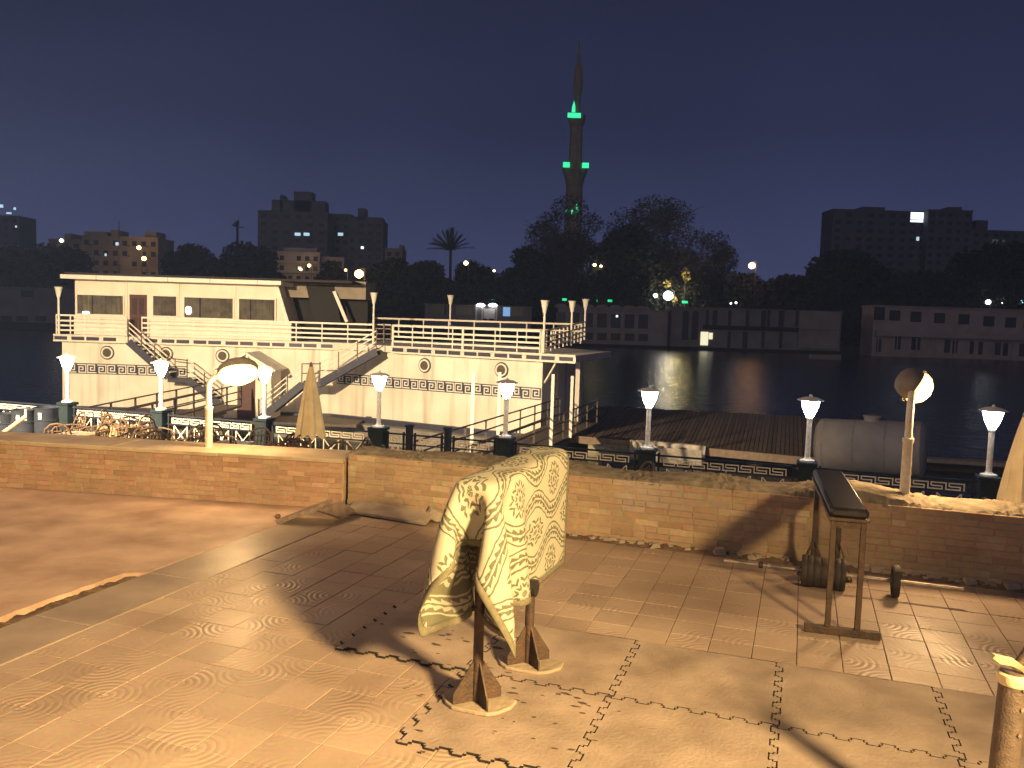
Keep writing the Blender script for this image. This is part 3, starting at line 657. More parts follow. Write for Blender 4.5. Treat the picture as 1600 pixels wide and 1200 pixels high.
# rear bay of the upper deck with sloping struts, its shade put into dark colours
y2 = 43.6
a, b, c, d = P(433, 436, y2), P(572, 438, y2), P(570, 466, y2), P(440, 466, y2)
MB().box(a.x - .5, b.x, y2, y2 + 3.0, (c.z + d.z) / 2, a.z).build('canopy_panel', m_taupe, hb)
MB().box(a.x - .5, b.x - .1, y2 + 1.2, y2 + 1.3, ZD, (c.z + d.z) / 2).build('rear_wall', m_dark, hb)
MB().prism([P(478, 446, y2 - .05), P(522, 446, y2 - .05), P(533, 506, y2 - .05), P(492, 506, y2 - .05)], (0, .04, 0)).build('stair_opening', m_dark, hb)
for p, q, yy in (((431, 441), (450, 505), YC - .05), ((522, 455), (542, 503), y2 - .15)): MB().bar(P(*p, yy), P(*q, yy), .16, .12, up=(0, 1, 0)).build('sloping_strut', m_white, hb)
# railings
def railing(T_, a, b, off, n_post, z0=ZD + .02, lv=(.20, .43, .66, .93), posts=True):
    for z in lv: MB().box(a, b, off - .02, off + .02, z0 + z - .042, z0 + z + .042, T=T_).build('rail', m_white, hb)
    if posts:
        for k in range(n_post + 1):
            x = a + (b - a) * k / n_post; MB().box(x - .025, x + .025, off - .045, off - .021, z0, z0 + .95, T=T_).build('rail_post', m_white, hb)
railing(TB, LX(91).x, LX(200).x, .18, 5); railing(TB, LX(224).x, LX(584).x, .18, 9)
railing(TR, sD0, RS(846)[0], .18, 7)
for px in (618, 727): s_ = RS(px)[0]; MB().box(s_ - .05, s_ + .05, .19, .24, ZD, ZD + .99, T=TR).build('rail_post', m_white, hb)
q0, q1 = TR(Vector((RS(848)[0], .1, ZD))), P(913, 531, 43.0)
for h in (.2, .43, .66, .93): MB().bar(q0 + Vector((0, 0, h)), q1 + Vector((0, 0, h)), .05, .06).build('side_rail', m_cabin, hb)
for k in range(12): p = q0.lerp(q1, k / 11); MB().box(p.x - .03, p.x + .03, p.y - .03, p.y + .03, p.z, p.z + .95).build('side_post', m_cabin, hb)
r1, r2 = P(585, 497, 46.5), P(908, 507, 43.5); MB().bar(r1, r2, .06, .09).build('rear_rail', m_cabin, hb); MB().bar(r1 - Vector((0, 0, .35)), r2 - Vector((0, 0, .35)), .05, .07).build('rear_rail', m_cabin, hb)
for k in range(9): p = r1.lerp(r2, k / 8); MB().box(p.x - .03, p.x + .03, p.y + .03, p.y + .08, p.z - 1, p.z).build('rear_post', m_cabin, hb)
for px, w in ((585, 0), (600, 1), (612, 0)):
    p = P(px, 500, 40.6); MB().box(p.x - .035, p.x + .035, 40.6, 40.66, ZD, ZD + 1.0).build('stairhead_post', m_gang, hb)
for h in (.25, .5, .75): a, b = P(585, 520, 40.7), P(616, 520, 40.7); MB().box(a.x, b.x, 40.7, 40.74, ZD + h, ZD + h + .04).build('stairhead_rail', m_grayrail, hb)
for T0, T1 in ((118, 199), (236, 456)):
    for k in range(5): MB().box(LX(T0).x, LX(T1).x, .10, .135 + .004 * (k % 2), ZD + .03 + k * .19, ZD + .03 + (k + 1) * .19 - .015, T=TB).build('siding_board', m_cabin, hb)
# unlit torch shaped deck lamps
def torch(px, ptop, pbot, y):
    a, b = P(px, pbot, y), P(px, ptop, y); h = b.z - a.z
    MB().lathe([(.055, 0), (.05, h - .55)], c=a, n=10).build('torch_pole', m_white, hb, smooth=True)
    MB().lathe([(.06, h - .56), (.09, h - .45), (.17, h - .06), (.20, h - .02), (.17, h)], c=a, n=14).build('torch_shade', m_white, hb, smooth=True)
for t in ((92, 448, 524, 40.7), (583, 457, 538, 40.6), (703, 461, 508, 46.0), (849, 469, 551, 35.3), (892, 470, 540, 39.2), (913, 467, 531, 43.0)): torch(*t)
# space under the overhang at the stern
s1 = Vector((sR, 0, 0))
MB().bar(TR(Vector((sR + .02, -.2, -.35))), TR(Vector((sR + .65, .05, .55))), .07, .07).build('bracket', m_white, hb)
for px, y, zb in ((868, 37.4, -2.6), (902, 36.6, -2.4)): p = P(px, 600, y); MB().box(p.x - .09, p.x + .09, y - .09, y + .09, zb, .6).build('overhang_post', m_cabin, hb)
# outside stairs
def stair(a, b, depth, nst, rail=True, mcol=m_hullnavy):
    """a top, b foot of the front stringer; depth toward the hull"""
    dv = Vector((0, depth, 0)); pr = MB().bar(a, b, .07, .34, up=(0, 0, 1)).build('stair_stringer', mcol, hb); MB().bar(a + dv, b + dv, .07, .34).build('stair_stringer', mcol, hb)
    for k in range(nst):
        p = a.lerp(b, (k + .5) / nst); MB().box(p.x - .16, p.x + .16, p.y + .037, p.y + depth - .037, p.z + .10, p.z + .15).build('stair_tread', m_white, hb)
    if rail:
        for h in (.45, .70, .95): MB().bar(a + Vector((0, 0, h)), b + Vector((0, 0, h)), .04, .05).build('stair_rail', m_white if h < .9 else m_cabin, hb)
        for k in range(4): p = a.lerp(b, k / 3); MB().box(p.x - .025, p.x + .025, p.y - .06, p.y - .036, p.z, p.z + 1.0).build('stair_post', m_gang, hb)
stair(P(201, 534, 39.9), P(263, 589, 39.9), .95, 9); stair(P(293, 593, 39.9), P(374, 656, 39.9), .95, 11)
p, q = P(262, 590, 39.9), P(294, 594, 39.9); MB().box(p.x, q.x, 39.88, 40.9, q.z - .12, q.z + .05).build('stair_landing', m_hullnavy, hb)
for z in (.5, .95): MB().bar(p + Vector((0, -.03, z)), q + Vector((0, -.03, z)), .04, .05).build('landing_rail', m_gang, hb)
stair(P(588, 549, 38.3), P(500, 599, 38.9), .9, 10); stair(P(472, 601, 38.9), P(404, 656, 38.9), .9, 10)
p, q = P(471, 600, 38.9), P(501, 600, 38.9); MB().box(p.x, q.x, 38.88, 39.9, p.z - .14, p.z + .05).build('stair_landing', m_hullnavy, hb)
for z in (.5, .95): MB().bar(p + Vector((0, -.03, z)), q + Vector((0, -.03, z)), .04, .05).build('landing_rail', m_gang, hb)
a, b = P(92, 660, 38.5), P(560, 660, 38.5)
MB().box(a.x, b.x, 38.0, 40.7, -2.86, -2.72).build('boarding_stage', m_gang, hb)
# entrance kiosk with gable roof
yk = 39.0
a, b = P(350, 576, yk), P(424, 576, yk); zt = P(388, 574, yk).z; zr = P(388, 553, yk).z
MB().box(a.x, b.x, yk, yk + 1.6, -2.72, zt).build('kiosk_wall', m_cabin, hb)
MB().prism([(a.x, yk, zt), (b.x, yk, zt), ((a.x + b.x) / 2, yk, zr - .05)], (0, 1.6, 0)).build('kiosk_gable', m_cabin, hb)
apex = Vector(((a.x + b.x) / 2, yk + .7, zr + .03))
for sx in (a.x - .42, b.x + .25): MB().bar(apex, Vector((sx, yk + .7, zt - .12)), 2.0, .09, up=(0, 0, 1)).build('kiosk_roof', m_white, hb)
MB().lathe([(.05, 0), (.09, .12), (.05, .26)], c=(apex.x, yk - .1, zr - .3), n=10).build('kiosk_finial', m_white, hb)
for px, py, w_, h_ in ((296, 485, 9, 12), (136, 488.5, 11, 4)): a, b = P(px - w_ / 2, py - h_ / 2, YC), P(px + w_ / 2, py + h_ / 2, YC); MB().lathe([(.3, -.5), (.5, -.25), (.5, .25), (.3, .5)], n=12, T=lambda q: Vector(((a.x + b.x) / 2 + q.x * (a.x - b.x), YC - .125 + q.y * .01, (a.z + b.z) / 2 + q.z * (a.z - b.z)))).build('window_glint', emis('window_glint', (.95, .95, .9), 6), hb)  # bright lamp reflections in the panes, added as glowing blobs
for px in (366, 407): p = P(px, 588, yk - .02); MB().box(p.x - .12, p.x + .12, yk - .02, yk + .01, p.z - .2, p.z + .2).build('kiosk_window', mat('kiosk_glass', (.16, .13, .09), .2), hb)
p = P(385, 620, yk); MB().box(p.x - .42, p.x + .42, yk - .03, yk + .01, -2.72, -.8).build('kiosk_door', m_door, hb)

# ------------------------------------------------------------------ gangways
def gangway(A_, B_, zd, w, label, npost, colr, poles=()):
    A_, B_ = Vector(A_), Vector(B_); A_.z = B_.z = zd; d = (B_ - A_).normalized(); sd = Vector((-d.y, d.x, 0))
    r_ = thing('gangway', label, 'gangway', A_)
    MB().bar(A_, B_, w, .10).build('walkway', m_gang, r_)
    MB().bar(A_ - Vector((0, 0, .22)), B_ - Vector((0, 0, .22)), .12, .3).build('beam', m_gang, r_)
    for s_ in (-1, 1):
        o = sd * (w / 2 - .03) * s_
        for h in (.35, .68, 1.0): MB().tube([A_ + o + Vector((0, 0, h)), B_ + o + Vector((0, 0, h))], .028, 8).build('handrail', colr, r_)
        for k in range(npost + 1): p = A_.lerp(B_, k / npost) + o; MB().box(p.x - .03, p.x + .03, p.y - .03, p.y + .03, p.z + .05, p.z + 1.0).build('rail_post', colr, r_)
    for t, s_, h in poles: p = A_.lerp(B_, t) + sd * (w / 2 + .03) * s_; MB().box(p.x - .05, p.x + .05, p.y - .05, p.y + .05, p.z, p.z + h).build('flag_pole', m_white, r_)
    return r_
gangway(P(118, 660, 25), P(352, 640, 37.6), -1.98, 1.5, 'dark steel gangway with rails leading to the left stair', 7, m_gang)
gangway(P(692, 690, 21.5), P(903, 650, 35.2), -1.98, 1.7, 'dark railed gangway rising to the houseboat stern with slim white poles', 8, m_gang, ((.30, 1, 2.6), (.47, 1, 2.5), (.50, -1, 2.5), (.68, -1, 2.3)))

# ------------------------------------------------------------------ plank pier, tank, small boats
pier = thing('plank_pier', 'dark floating plank pier on the river behind the fence', 'pier', (12, 40, ZW))
zp = -3.05
pa, pb_, pc, pd = G(884, 680, zp), G(1292, 718, zp), G(1282, 652, zp), G(930, 634, zp)
n = 62
for k in range(n):
    s0, s1 = k / n, (k + 1) / n; g = .0012
    a0, a1, b0, b1 = pa.lerp(pb_, s0 + g), pa.lerp(pb_, s1 - g), pd.lerp(pc, s0 + g), pd.lerp(pc, s1 - g); dz = Vector((0, 0, random.uniform(-.015, .015)))
    MB().hexa([q - Vector((0, 0, .06)) + dz for q in (a0, a1, b1, b0)] + [q + dz for q in (a0, a1, b1, b0)]).build('plank', m_plank, pier)
MB().bar(pa - Vector((0, .06, .14)), pb_ - Vector((0, .06, .14)), .10, .34).build('edge_beam', mat('pier_edge', (.30, .22, .16), .8), pier)
for k in range(6): p = pa.lerp(pb_, .06 + k * .175) + Vector((.3, 1.2, 0)); MB().tube([(p.x, p.y, ZW - .4), (p.x, p.y, zp - .08)], .4, 10).build('float', m_gang, pier)
pw = thing('floating_walkway', 'narrow pale floating walkway running to the right edge', 'pier', (20, 34, ZW))
a, b = G(1420, 716, -3.2), G(1680, 732, -3.2)
MB().bar(a, b, .7, .16).build('deck', mat('walkway_pale', (.46, .38, .28), .8), pw); MB().bar(a - Vector((0, -.5, .4)), b - Vector((0, -.5, .4)), .5, .3).build('float', m_gang, pw)
ta, tb = P(1283, 695, 30.5), P(1440, 703, 28.8)
rt = 0.98
tank = thing('storage_tank', 'big grey cylindrical tank lying behind the fence left of the hooded lamp', 'tank', (ta + tb) / 2 - Vector((0, 0, rt)))
dz = (tb - ta).normalized(); tk = MB().tube([ta - dz * .12, ta, tb, tb + dz * .12], [rt * .82, rt, rt, rt * .82], 28); tk.build('shell', mat('tank_grey', (.46, .42, .38), .75, (.36, .325, .29), scale=1.2), tank, smooth=True)
for t in (.05, .36, .67, .95): p = ta.lerp(tb, t); MB().tube([p - dz * .03, p + dz * .03], rt + .015, 28).build('weld_band', mat('tank_band', (.42, .38, .345), .75), tank, smooth=True)
p = ta.lerp(tb, .5); MB().lathe([(.26, rt - .05), (.26, rt + .12), (.31, rt + .12), (.31, rt + .17), (.05, rt + .19)], c=p, n=16).build('manhole', mat('tank_grey', (.3, .27, .24)), tank, smooth=True)
for t in (.2, .8): p = ta.lerp(tb, t); MB().box(p.x - .25, p.x + .25, p.y - 1.0, p.y + 1.0, p.z - rt - 1.2, p.z - rt * .78).build('saddle', m_gang, tank)
def small_boat(c, L, Wd, H, rz, label, mcol, cabin=False):
    r_ = thing('small_boat', label, 'boat', c, rz); n = 12; vs = []
    for i in range(n + 1):
        t = i / n; w = Wd / 2 * (1 - max(0, (t - .45) / .55) ** 2.2) * (.82 + .18 * min(1, t * 4)); x = (t - .5) * L; sh = H * (1 + .28 * max(0, t - .5))
        vs += [(x, -w, sh), (x, -w * .6, .05), (x, 0, -.05), (x, w * .6, .05), (x, w, sh), (x, w * .8, sh - .02), (x, w * .5, .16), (x, -w * .5, .16), (x, -w * .8, sh - .02)]
    fs = [(i * 9 + j, (i + 1) * 9 + j, (i + 1) * 9 + (j + 1) % 9, i * 9 + (j + 1) % 9) for i in range(n) for j in range(9)] + [tuple(range(9)), tuple(n * 9 + j for j in reversed(range(9)))]
    MB().add(vs, fs).build('hull', mcol, r_, local=True, smooth=True)
    for x in (-.2, .1): MB().box(L * x - .1, L * x + .1, -Wd * .40, Wd * .40, H * .72, H * .80).build('seat', m_plank, r_, local=True)
    if cabin:
        for q in ((-.3 * L, -.38 * Wd), (-.3 * L, .38 * Wd), (.18 * L, -.38 * Wd), (.18 * L, .38 * Wd)): MB().tube([(q[0], q[1], H * .7), (q[0], q[1], H + 1.0)], .025, 6).build('canopy_post', m_steel, r_, local=True)
        MB().prism([(-.36 * L, -.45 * Wd, H + .98), (-.36 * L, .45 * Wd, H + .98), (-.36 * L, .2 * Wd, H + 1.16), (-.36 * L, -.2 * Wd, H + 1.16)], (.62 * L, 0, 0)).build('canopy', mat('canopy_cloth', (.5, .43, .33), .9), r_, local=True)
        MB().prism([(.2 * L, -.3 * Wd, H * .9), (.2 * L, .3 * Wd, H * .9), (.13 * L, .28 * Wd, H + .45), (.13 * L, -.28 * Wd, H + .45)], (.02, 0, .0)).build('windscreen', m_glass, r_, local=True)
p = G(1040, 722, ZW + .05); small_boat(p, 3.2, 1.8, .75, R(160), 'small pale motor boat with cloth canopy moored by the plank pier', mat('boat_white', (.62, .56, .46), .5))
p = G(968, 712, ZW + .05); small_boat(p, 2.9, 1.1, .42, R(185), 'low cream rowing boat lying along the pier edge', mat('boat_cream', (.50, .44, .30), .6))

# ------------------------------------------------------------------ interlocking rubber mats
MU = [-2.93, -1.96, -1.0, -.03, .93, 1.9, 2.87]; MV = [2.95, 3.92, 4.89, 5.86]
def mat_outline(u0, v0, u1, v1, sides):
    """toothed outline; sides: bottom, right, top, left -> True where it meets another mat"""
    pts = []; pit, dep, g = .075, .022, .0075
    def edge(a, b, out, phase, tooth):
        a, b, out = Vector(a), Vector(b), Vector(out); L = (b - a).length; n = int(L / pit); d = (b - a).normalized()
        pts.append(a)
        if not tooth: return
        for k in range(n):
            x0 = (k + .5) * L / n; w = L / n
            if k % 2 == phase:
                pts.extend([a + d * (x0 - w * .36 + g * .3), a + d * (x0 - w * .46 + g) + out * dep, a + d * (x0 + w * .46 - g) + out * dep, a + d * (x0 + w * .36 - g * .3)])
            else:
                pts.extend([a + d * (x0 - w * .42), a + d * (x0 - w * .54) - out * dep, a + d * (x0 + w * .54) - out * dep, a + d * (x0 + w * .42)])
    i = .004
    edge((u0 + i, v0 + i), (u1 - i, v0 + i), (0, -1), 0, sides[0]); edge((u1 - i, v0 + i), (u1 - i, v1 - i), (1, 0), 0, sides[1])
    edge((u1 - i, v1 - i), (u0 + i, v1 - i), (0, 1), 0 if int((u1 - u0) / pit) % 2 == 0 else 1, sides[2]); edge((u0 + i, v1 - i), (u0 + i, v0 + i), (-1, 0), 0 if int((v1 - v0) / pit) % 2 == 0 else 1, sides[3])
    return pts
cells = [(c, 1) for c in range(1, 6)] + [(c, 2) for c in range(0, 6)] + [(c, 0) for c in range(2, 6)]
mw = {(1, 1): 'under the front post of the towel rack', (0, 2): 'left of the towel rack with the torn corner', (1, 2): 'under the rear post of the towel rack', (2, 1): 'at the bottom edge right of the rack', (2, 2): 'in the far row right of the rack',
      (3, 1): 'in the near row below the bench', (3, 2): 'in the far row straight below the bench', (4, 1): 'in the near row left of the pipe', (4, 2): 'in the far row left of the upright pipe', (5, 2): 'behind the upright pipe at the right edge', (5, 1): 'around the foot of the upright pipe'}
for c, r_ in cells:
    sd = ((c, r_ - 1) in cells or True, (c + 1, r_) in cells, (c, r_ + 1) in cells, (c - 1, r_) in cells or True)
    o2 = mat_outline(MU[c], MV[r_], MU[c + 1], MV[r_ + 1], sd); k = len(o2); dz = random.uniform(-.001, .002)
    b = MB(); top = [UV(p.x, p.y, .017 + dz) for p in o2]; bot = [UV(p.x, p.y, .003) for p in o2]
    b.add(top, [tuple(range(k))], 0); b.add(top + bot, [(i, (i + 1) % k, k + (i + 1) % k, k + i) for i in range(k)], 1)
    o = b.build('rubber_mat', [m_mat_top, m_mat_side], loc=UV(MU[c], MV[r_], 0))
    tag(o, 'dusty interlocking rubber mat ' + mw.get((c, r_), 'in the nearest row, %s from left' % ['', '', 'first', 'second', 'third', 'fourth'][c]), 'rubber mat', 'interlocking rubber mats')
bs = MB()
for k in range(75):                                                # scuffed flakes of rubber on the mats
    if random.random() < .62: u, v_ = random.gauss(-1.45, .33), random.gauss(4.45, .32)
    else: u, v_ = random.gauss(-2.2, .28), random.gauss(5.4, .22)
    a = random.uniform(0, 6.28); r_ = abs(random.gauss(0, .009)) + .004; q = random.uniform(.3, .9)
    pts = [UV(u + math.cos(a + t) * r_ * (1 if i % 2 else 2.1), v_ + math.sin(a + t) * r_ * q, .0205) for i, t in enumerate((0, 1.2, 2.6, 3.9, 5.1))]
    bs.prism(pts, (0, 0, .002))
tag(bs.build('rubber_flakes', mat('rubber_flake', (.10, .078, .062), .9)), 'dark worn flakes scattered over the dusty mats', 'debris', kind='stuff')

# ------------------------------------------------------------------ towel rack: padded bar on two finned posts
rb = UV(-1.75, 4.55)
F1 = G(745, 1104); F2 = G(825, 1043); dirb = ev
rack = thing('exercise_stand', 'rusty two post exercise stand carrying the patterned towel', 'exercise stand', F1)
ZR = 1.25
for p in (F1, F2):
    pst_ = MB().tube([p + Vector((0, 0, .02)), p + Vector((0, 0, ZR))], .031, 12).build('post', m_rust, rack, smooth=True)
    for a in (0, 90, 180, 270):
        d = Vector((math.cos(R(a + 25)), math.sin(R(a + 25)), 0)); n_ = Vector((-d.y, d.x, 0)) * .005
        sub(MB().prism([p + d * .02 + Vector((0, 0, .30)) - n_, p + d * .155 + Vector((0, 0, .10)) - n_, p + d * .155 + Vector((0, 0, .022)) - n_, p + d * .02 + Vector((0, 0, .022)) - n_], n_ * 2).build('fin', m_rust, rack), pst_)
    pts = [p + UV(.22 * math.cos(t) * (1 + .15 * math.sin(3 * t + p.x)), .17 * math.sin(t) * (1 + .2 * math.cos(2 * t)), .0175) for t in [k * .524 for k in range(12)]]
    MB().prism(pts, (0, 0, .022)).build('footing', mat('footing_mortar', (.37, .30, .225), .9, bump=.5), rack, bevel=.004)
f0, f1 = F1 - ev * .12, F1 + ev * 1.33
MB().bar(f0 + Vector((0, 0, ZR + .012)), f1 + Vector((0, 0, ZR + .012)), .05, .05).build('spine_bar', m_rust, rack)
padc = (f0 + f1) / 2 + Vector((0, 0, ZR + .075))
def TPD(q): return padc + eu * q.x + ev * q.y + Vector((0, 0, q.z))
MB().box(-.125, .125, -.73, .73, -.035, .035, T=TPD).build('pad', m_blackpad, rack, bevel=.02)
for s_, z_, vv in ((-1, .60, -.02), (1, .58, .55)):
    c = F1 + ev * vv + Vector((0, 0, z_)); MB().tube([c, c + eu * .17 * s_], .016, 8).build('roller_arm', m_rust, rack); MB().tube([c + eu * .05 * s_, c + eu * .18 * s_], .055, 14).build('roller_pad', m_blackpad, rack, smooth=True)

def towel():
    n1, n2, sp = 50, 47, .0385        # along the bar, across
    nu, nv = n2, n1
    x = (np.arange(nu) - (nu - 1) / 2) * sp + .03; y = np.arange(nv) * sp - .73 - .40
    X, Y = np.meshgrid(x, y, indexing='ij'); pos = np.stack([X, Y, np.full_like(X, .075)], -1)
    pos[..., 2] += RNG.normal(0, .004, X.shape); pos[..., 0] += .02 * np.sin(Y * 3)
    prev = pos.copy(); rest = pos.copy(); hx, hy, hz, rr = .105, .715, .012, .034
    def con(a, b, d, k):
        dl = b - a; ln = np.linalg.norm(dl, axis=-1, keepdims=True) + 1e-9; c = dl * (1 - d / ln) * .5 * k; a += c; b -= c
    s2 = sp * math.sqrt(2)
    pin = (np.abs(rest[..., 0]) < .075) & (rest[..., 1] > -.70) & (rest[..., 1] < .74)
    pinp = rest.copy(); pinp[..., 2] = hz + rr + .008 + .006 * np.sin(rest[..., 1] * 9)
    for step in range(380):
        vel = (pos - prev) * (.965 if step < 250 else .9); prev = pos.copy(); pos += vel; pos[..., 2] -= 9.8 * (1 / 90) ** 2
        for it in range(11):
            for o in (0, 1):
                con(pos[o:-1:2], pos[o + 1::2][:pos[o:-1:2].shape[0]], sp, .98); con(pos[:, o:-1:2], pos[:, o + 1::2][:, :pos[:, o:-1:2].shape[1]], sp, .98)
            con(pos[:-1, :-1], pos[1:, 1:], s2, .35); con(pos[1:, :-1], pos[:-1, 1:], s2, .35)
            for w, k in ((2, .16), (4, .03)):
                con(pos[:-w], pos[w:], sp * w, k * .5); con(pos[:, :-w], pos[:, w:], sp * w, k * .5)
            pos[pin] = pinp[pin]; prev[pin] = pinp[pin]
            # pad
            q = pos.copy(); cl = np.stack([np.clip(q[..., 0], -hx, hx), np.clip(q[..., 1], -hy, hy), np.clip(q[..., 2], -hz, hz)], -1)
            d = q - cl; ln = np.linalg.norm(d, axis=-1); m = (ln < rr + .006) & (ln > 1e-7)
            pos[m] = cl[m] + d[m] / ln[m][:, None] * (rr + .006)
            fr = m & (pos[..., 2] > .02); prev[fr] = pos[fr] * .85 + prev[fr] * .15
            for py in (-.61, .06):     # posts
                dx = pos[..., 0]; dy = pos[..., 1] - py; l2 = np.sqrt(dx * dx + dy * dy) + 1e-9; m = (l2 < .045) & (pos[..., 2] < -.03)
                pos[..., 0] = np.where(m, dx / l2 * .045, pos[..., 0]); pos[..., 1] = np.where(m, py + dy / l2 * .045, pos[..., 1])
    return pos, rest, nu, nv
pos, rest, nu, nv = towel()
def rug_mat(name, base, motif):
    m = bpy.data.materials.new(name); m.use_nodes = True; n, l = m.node_tree.nodes, m.node_tree.links; b = n['Principled BSDF']; b.inputs['Roughness'].default_value = .95; b.inputs['Specular IOR Level'].default_value = .1
    uv = n.new('ShaderNodeUVMap'); uv.uv_map = 'tile'; sp = n.new('ShaderNodeSeparateXYZ')
    nz = n.new('ShaderNodeTexNoise'); nz.inputs['Scale'].default_value = 9; nz.inputs['Detail'].default_value = 2; l.new(uv.outputs[0], nz.inputs['Vector'])
    vm = n.new('ShaderNodeVectorMath'); vm.operation = 'MULTIPLY_ADD'; vm.inputs[1].default_value = (.035,) * 3; l.new(nz.outputs['Color'], vm.inputs[0]); l.new(uv.outputs[0], vm.inputs[2]); l.new(vm.outputs[0], sp.inputs[0])
    def ma(op, a, bb=None):
        x = n.new('ShaderNodeMath'); x.operation = op
        for i, q in enumerate((a, bb)):
            if q is None: continue
            if isinstance(q, (int, float)): x.inputs[i].default_value = q
            else: l.new(q, x.inputs[i])
        return x.outputs[0]
    x, y = sp.outputs[0], sp.outputs[1]
    PX, PY = .56, .76
    # ogee bands that swell and pinch around leaf medallions
    wav = ma('MULTIPLY', ma('COSINE', ma('MULTIPLY', y, 2 * math.pi / PY)), .07)
    xm = ma('SUBTRACT', ma('PINGPONG', ma('ADD', x, 10 * PX), PX / 2), PX / 4)
    dx_ = ma('ABSOLUTE', ma('SUBTRACT', xm, wav)); saw = ma('PINGPONG', ma('ADD', ma('ADD', y, 5.0), ma('MULTIPLY', dx_, 1.1)), .028)
    band = ma('MULTIPLY', ma('LESS_THAN', dx_, ma('ADD', .016, ma('MULTIPLY', saw, .75))), ma('GREATER_THAN', ma('ADD', dx_, ma('MULTIPLY', saw, .12)), .0075))
    line = ma('LESS_THAN', ma('ABSOLUTE', ma('SUBTRACT', ma('ABSOLUTE', ma('SUBTRACT', xm, wav)), .055)), .006)
    def flower(cx, cy, Rr, pet, sx):
        u = ma('DIVIDE', ma('SUBTRACT', ma('MODULO', ma('ADD', x, 10 * PX + cx), PX), PX / 2), sx); w = ma('SUBTRACT', ma('MODULO', ma('ADD', y, 10 * PY + cy), PY), PY / 2)
        r = ma('SQRT', ma('ADD', ma('MULTIPLY', u, u), ma('MULTIPLY', w, w))); th = ma('ARCTAN2', w, u)
        rp = ma('ADD', Rr * .78, ma('MULTIPLY', ma('ABSOLUTE', ma('COSINE', ma('MULTIPLY', th, pet / 2))), Rr * .28))
        inside = ma('LESS_THAN', r, rp); ringm = ma('GREATER_THAN', ma('SINE', ma('MULTIPLY', ma('DIVIDE', r, rp), 17)), -.1)
        spoke = ma('GREATER_THAN', ma('ABSOLUTE', ma('SINE', ma('MULTIPLY', th, pet / 2))), .28)
        return ma('MULTIPLY', inside, ma('MULTIPLY', ringm, spoke))
    f1 = flower(0, .0, .14, 9, .85); f2 = flower(PX / 2, PY / 2, .19, 7, .48)
    msk = ma('MAXIMUM', ma('MAXIMUM', band, line), ma('MAXIMUM', f1, f2))
    cell = n.new('ShaderNodeTexNoise'); cell.inputs['Scale'].default_value = 60; l.new(uv.outputs[0], cell.inputs['Vector'])
    msk = ma('MULTIPLY', msk, ma('ADD', .70, ma('MULTIPLY', cell.outputs['Fac'], .5)))
    mx = n.new('ShaderNodeMix'); mx.data_type = 'RGBA'; l.new(msk, mx.inputs[0]); mx.inputs[6].default_value = (*base, 1); mx.inputs[7].default_value = (*motif, 1); mx.clamp_factor = True
    l.new(mx.outputs[2], b.inputs['Base Color'])
    wv = n.new('ShaderNodeTexNoise'); wv.inputs['Scale'].default_value = 220; l.new(uv.outputs[0], wv.inputs['Vector'])
    bp = n.new('ShaderNodeBump'); bp.inputs['Strength'].default_value = .35; bp.inputs['Distance'].default_value = .004; l.new(wv.outputs['Fac'], bp.inputs['Height']); l.new(bp.outputs[0], b.inputs['Normal'])
    return m
m_rug = rug_mat('towel_front', (.36, .345, .275), (.10, .103, .072)); m_rug_b = rug_mat('towel_back', (.12, .118, .082), (.34, .32, .25)); m_hem = mat('towel_hem', (.17, .155, .10), .95, scale=30)
def towel_objects():
    vs = [TPD(Vector(pos[i, j])) for i in range(nu) for j in range(nv)]; uvs = [tuple(rest[i, j, :2]) for i in range(nu) for j in range(nv)]
    inner, border = [], []
    for i in range(nu - 1):
        for j in range(nv - 1):
            f = (i * nv + j, (i + 1) * nv + j, (i + 1) * nv + j + 1, i * nv + j + 1)
            (border if i in (0, nu - 2) or j in (0, nv - 2) else inner).append(f)
    root = None
    for nm, fs, ms, th in (('draped_towel', inner, [m_rug, m_rug_b], .004), ('hem', border, [m_hem, m_hem], .006)):
        used = sorted({i for f in fs for i in f}); ix = {o: k for k, o in enumerate(used)}
        me = bpy.data.meshes.new(nm); me.from_pydata([tuple(vs[i]) for i in used], [], [tuple(ix[i] for i in f) for f in fs]); me.materials.append(ms[0]); me.materials.append(ms[1])
        with_uv(me, [uvs[i] for i in used]); me.polygons.foreach_set('use_smooth', [True] * len(me.polygons))
        o = bpy.data.objects.new(nm, me); COL.objects.link(o)
        sb = o.modifiers.new('sub', 'SUBSURF'); sb.levels = sb.render_levels = 1
        so = o.modifiers.new('thick', 'SOLIDIFY'); so.thickness = th; so.offset = 0; so.material_offset = 1; so.material_offset_rim = 1
        if root is None: root = tag(o, 'cream towel with olive floral pattern draped over the exercise stand', 'towel')
        else: o.parent = root
    PM[root.name] = Matrix()
towel_objects()

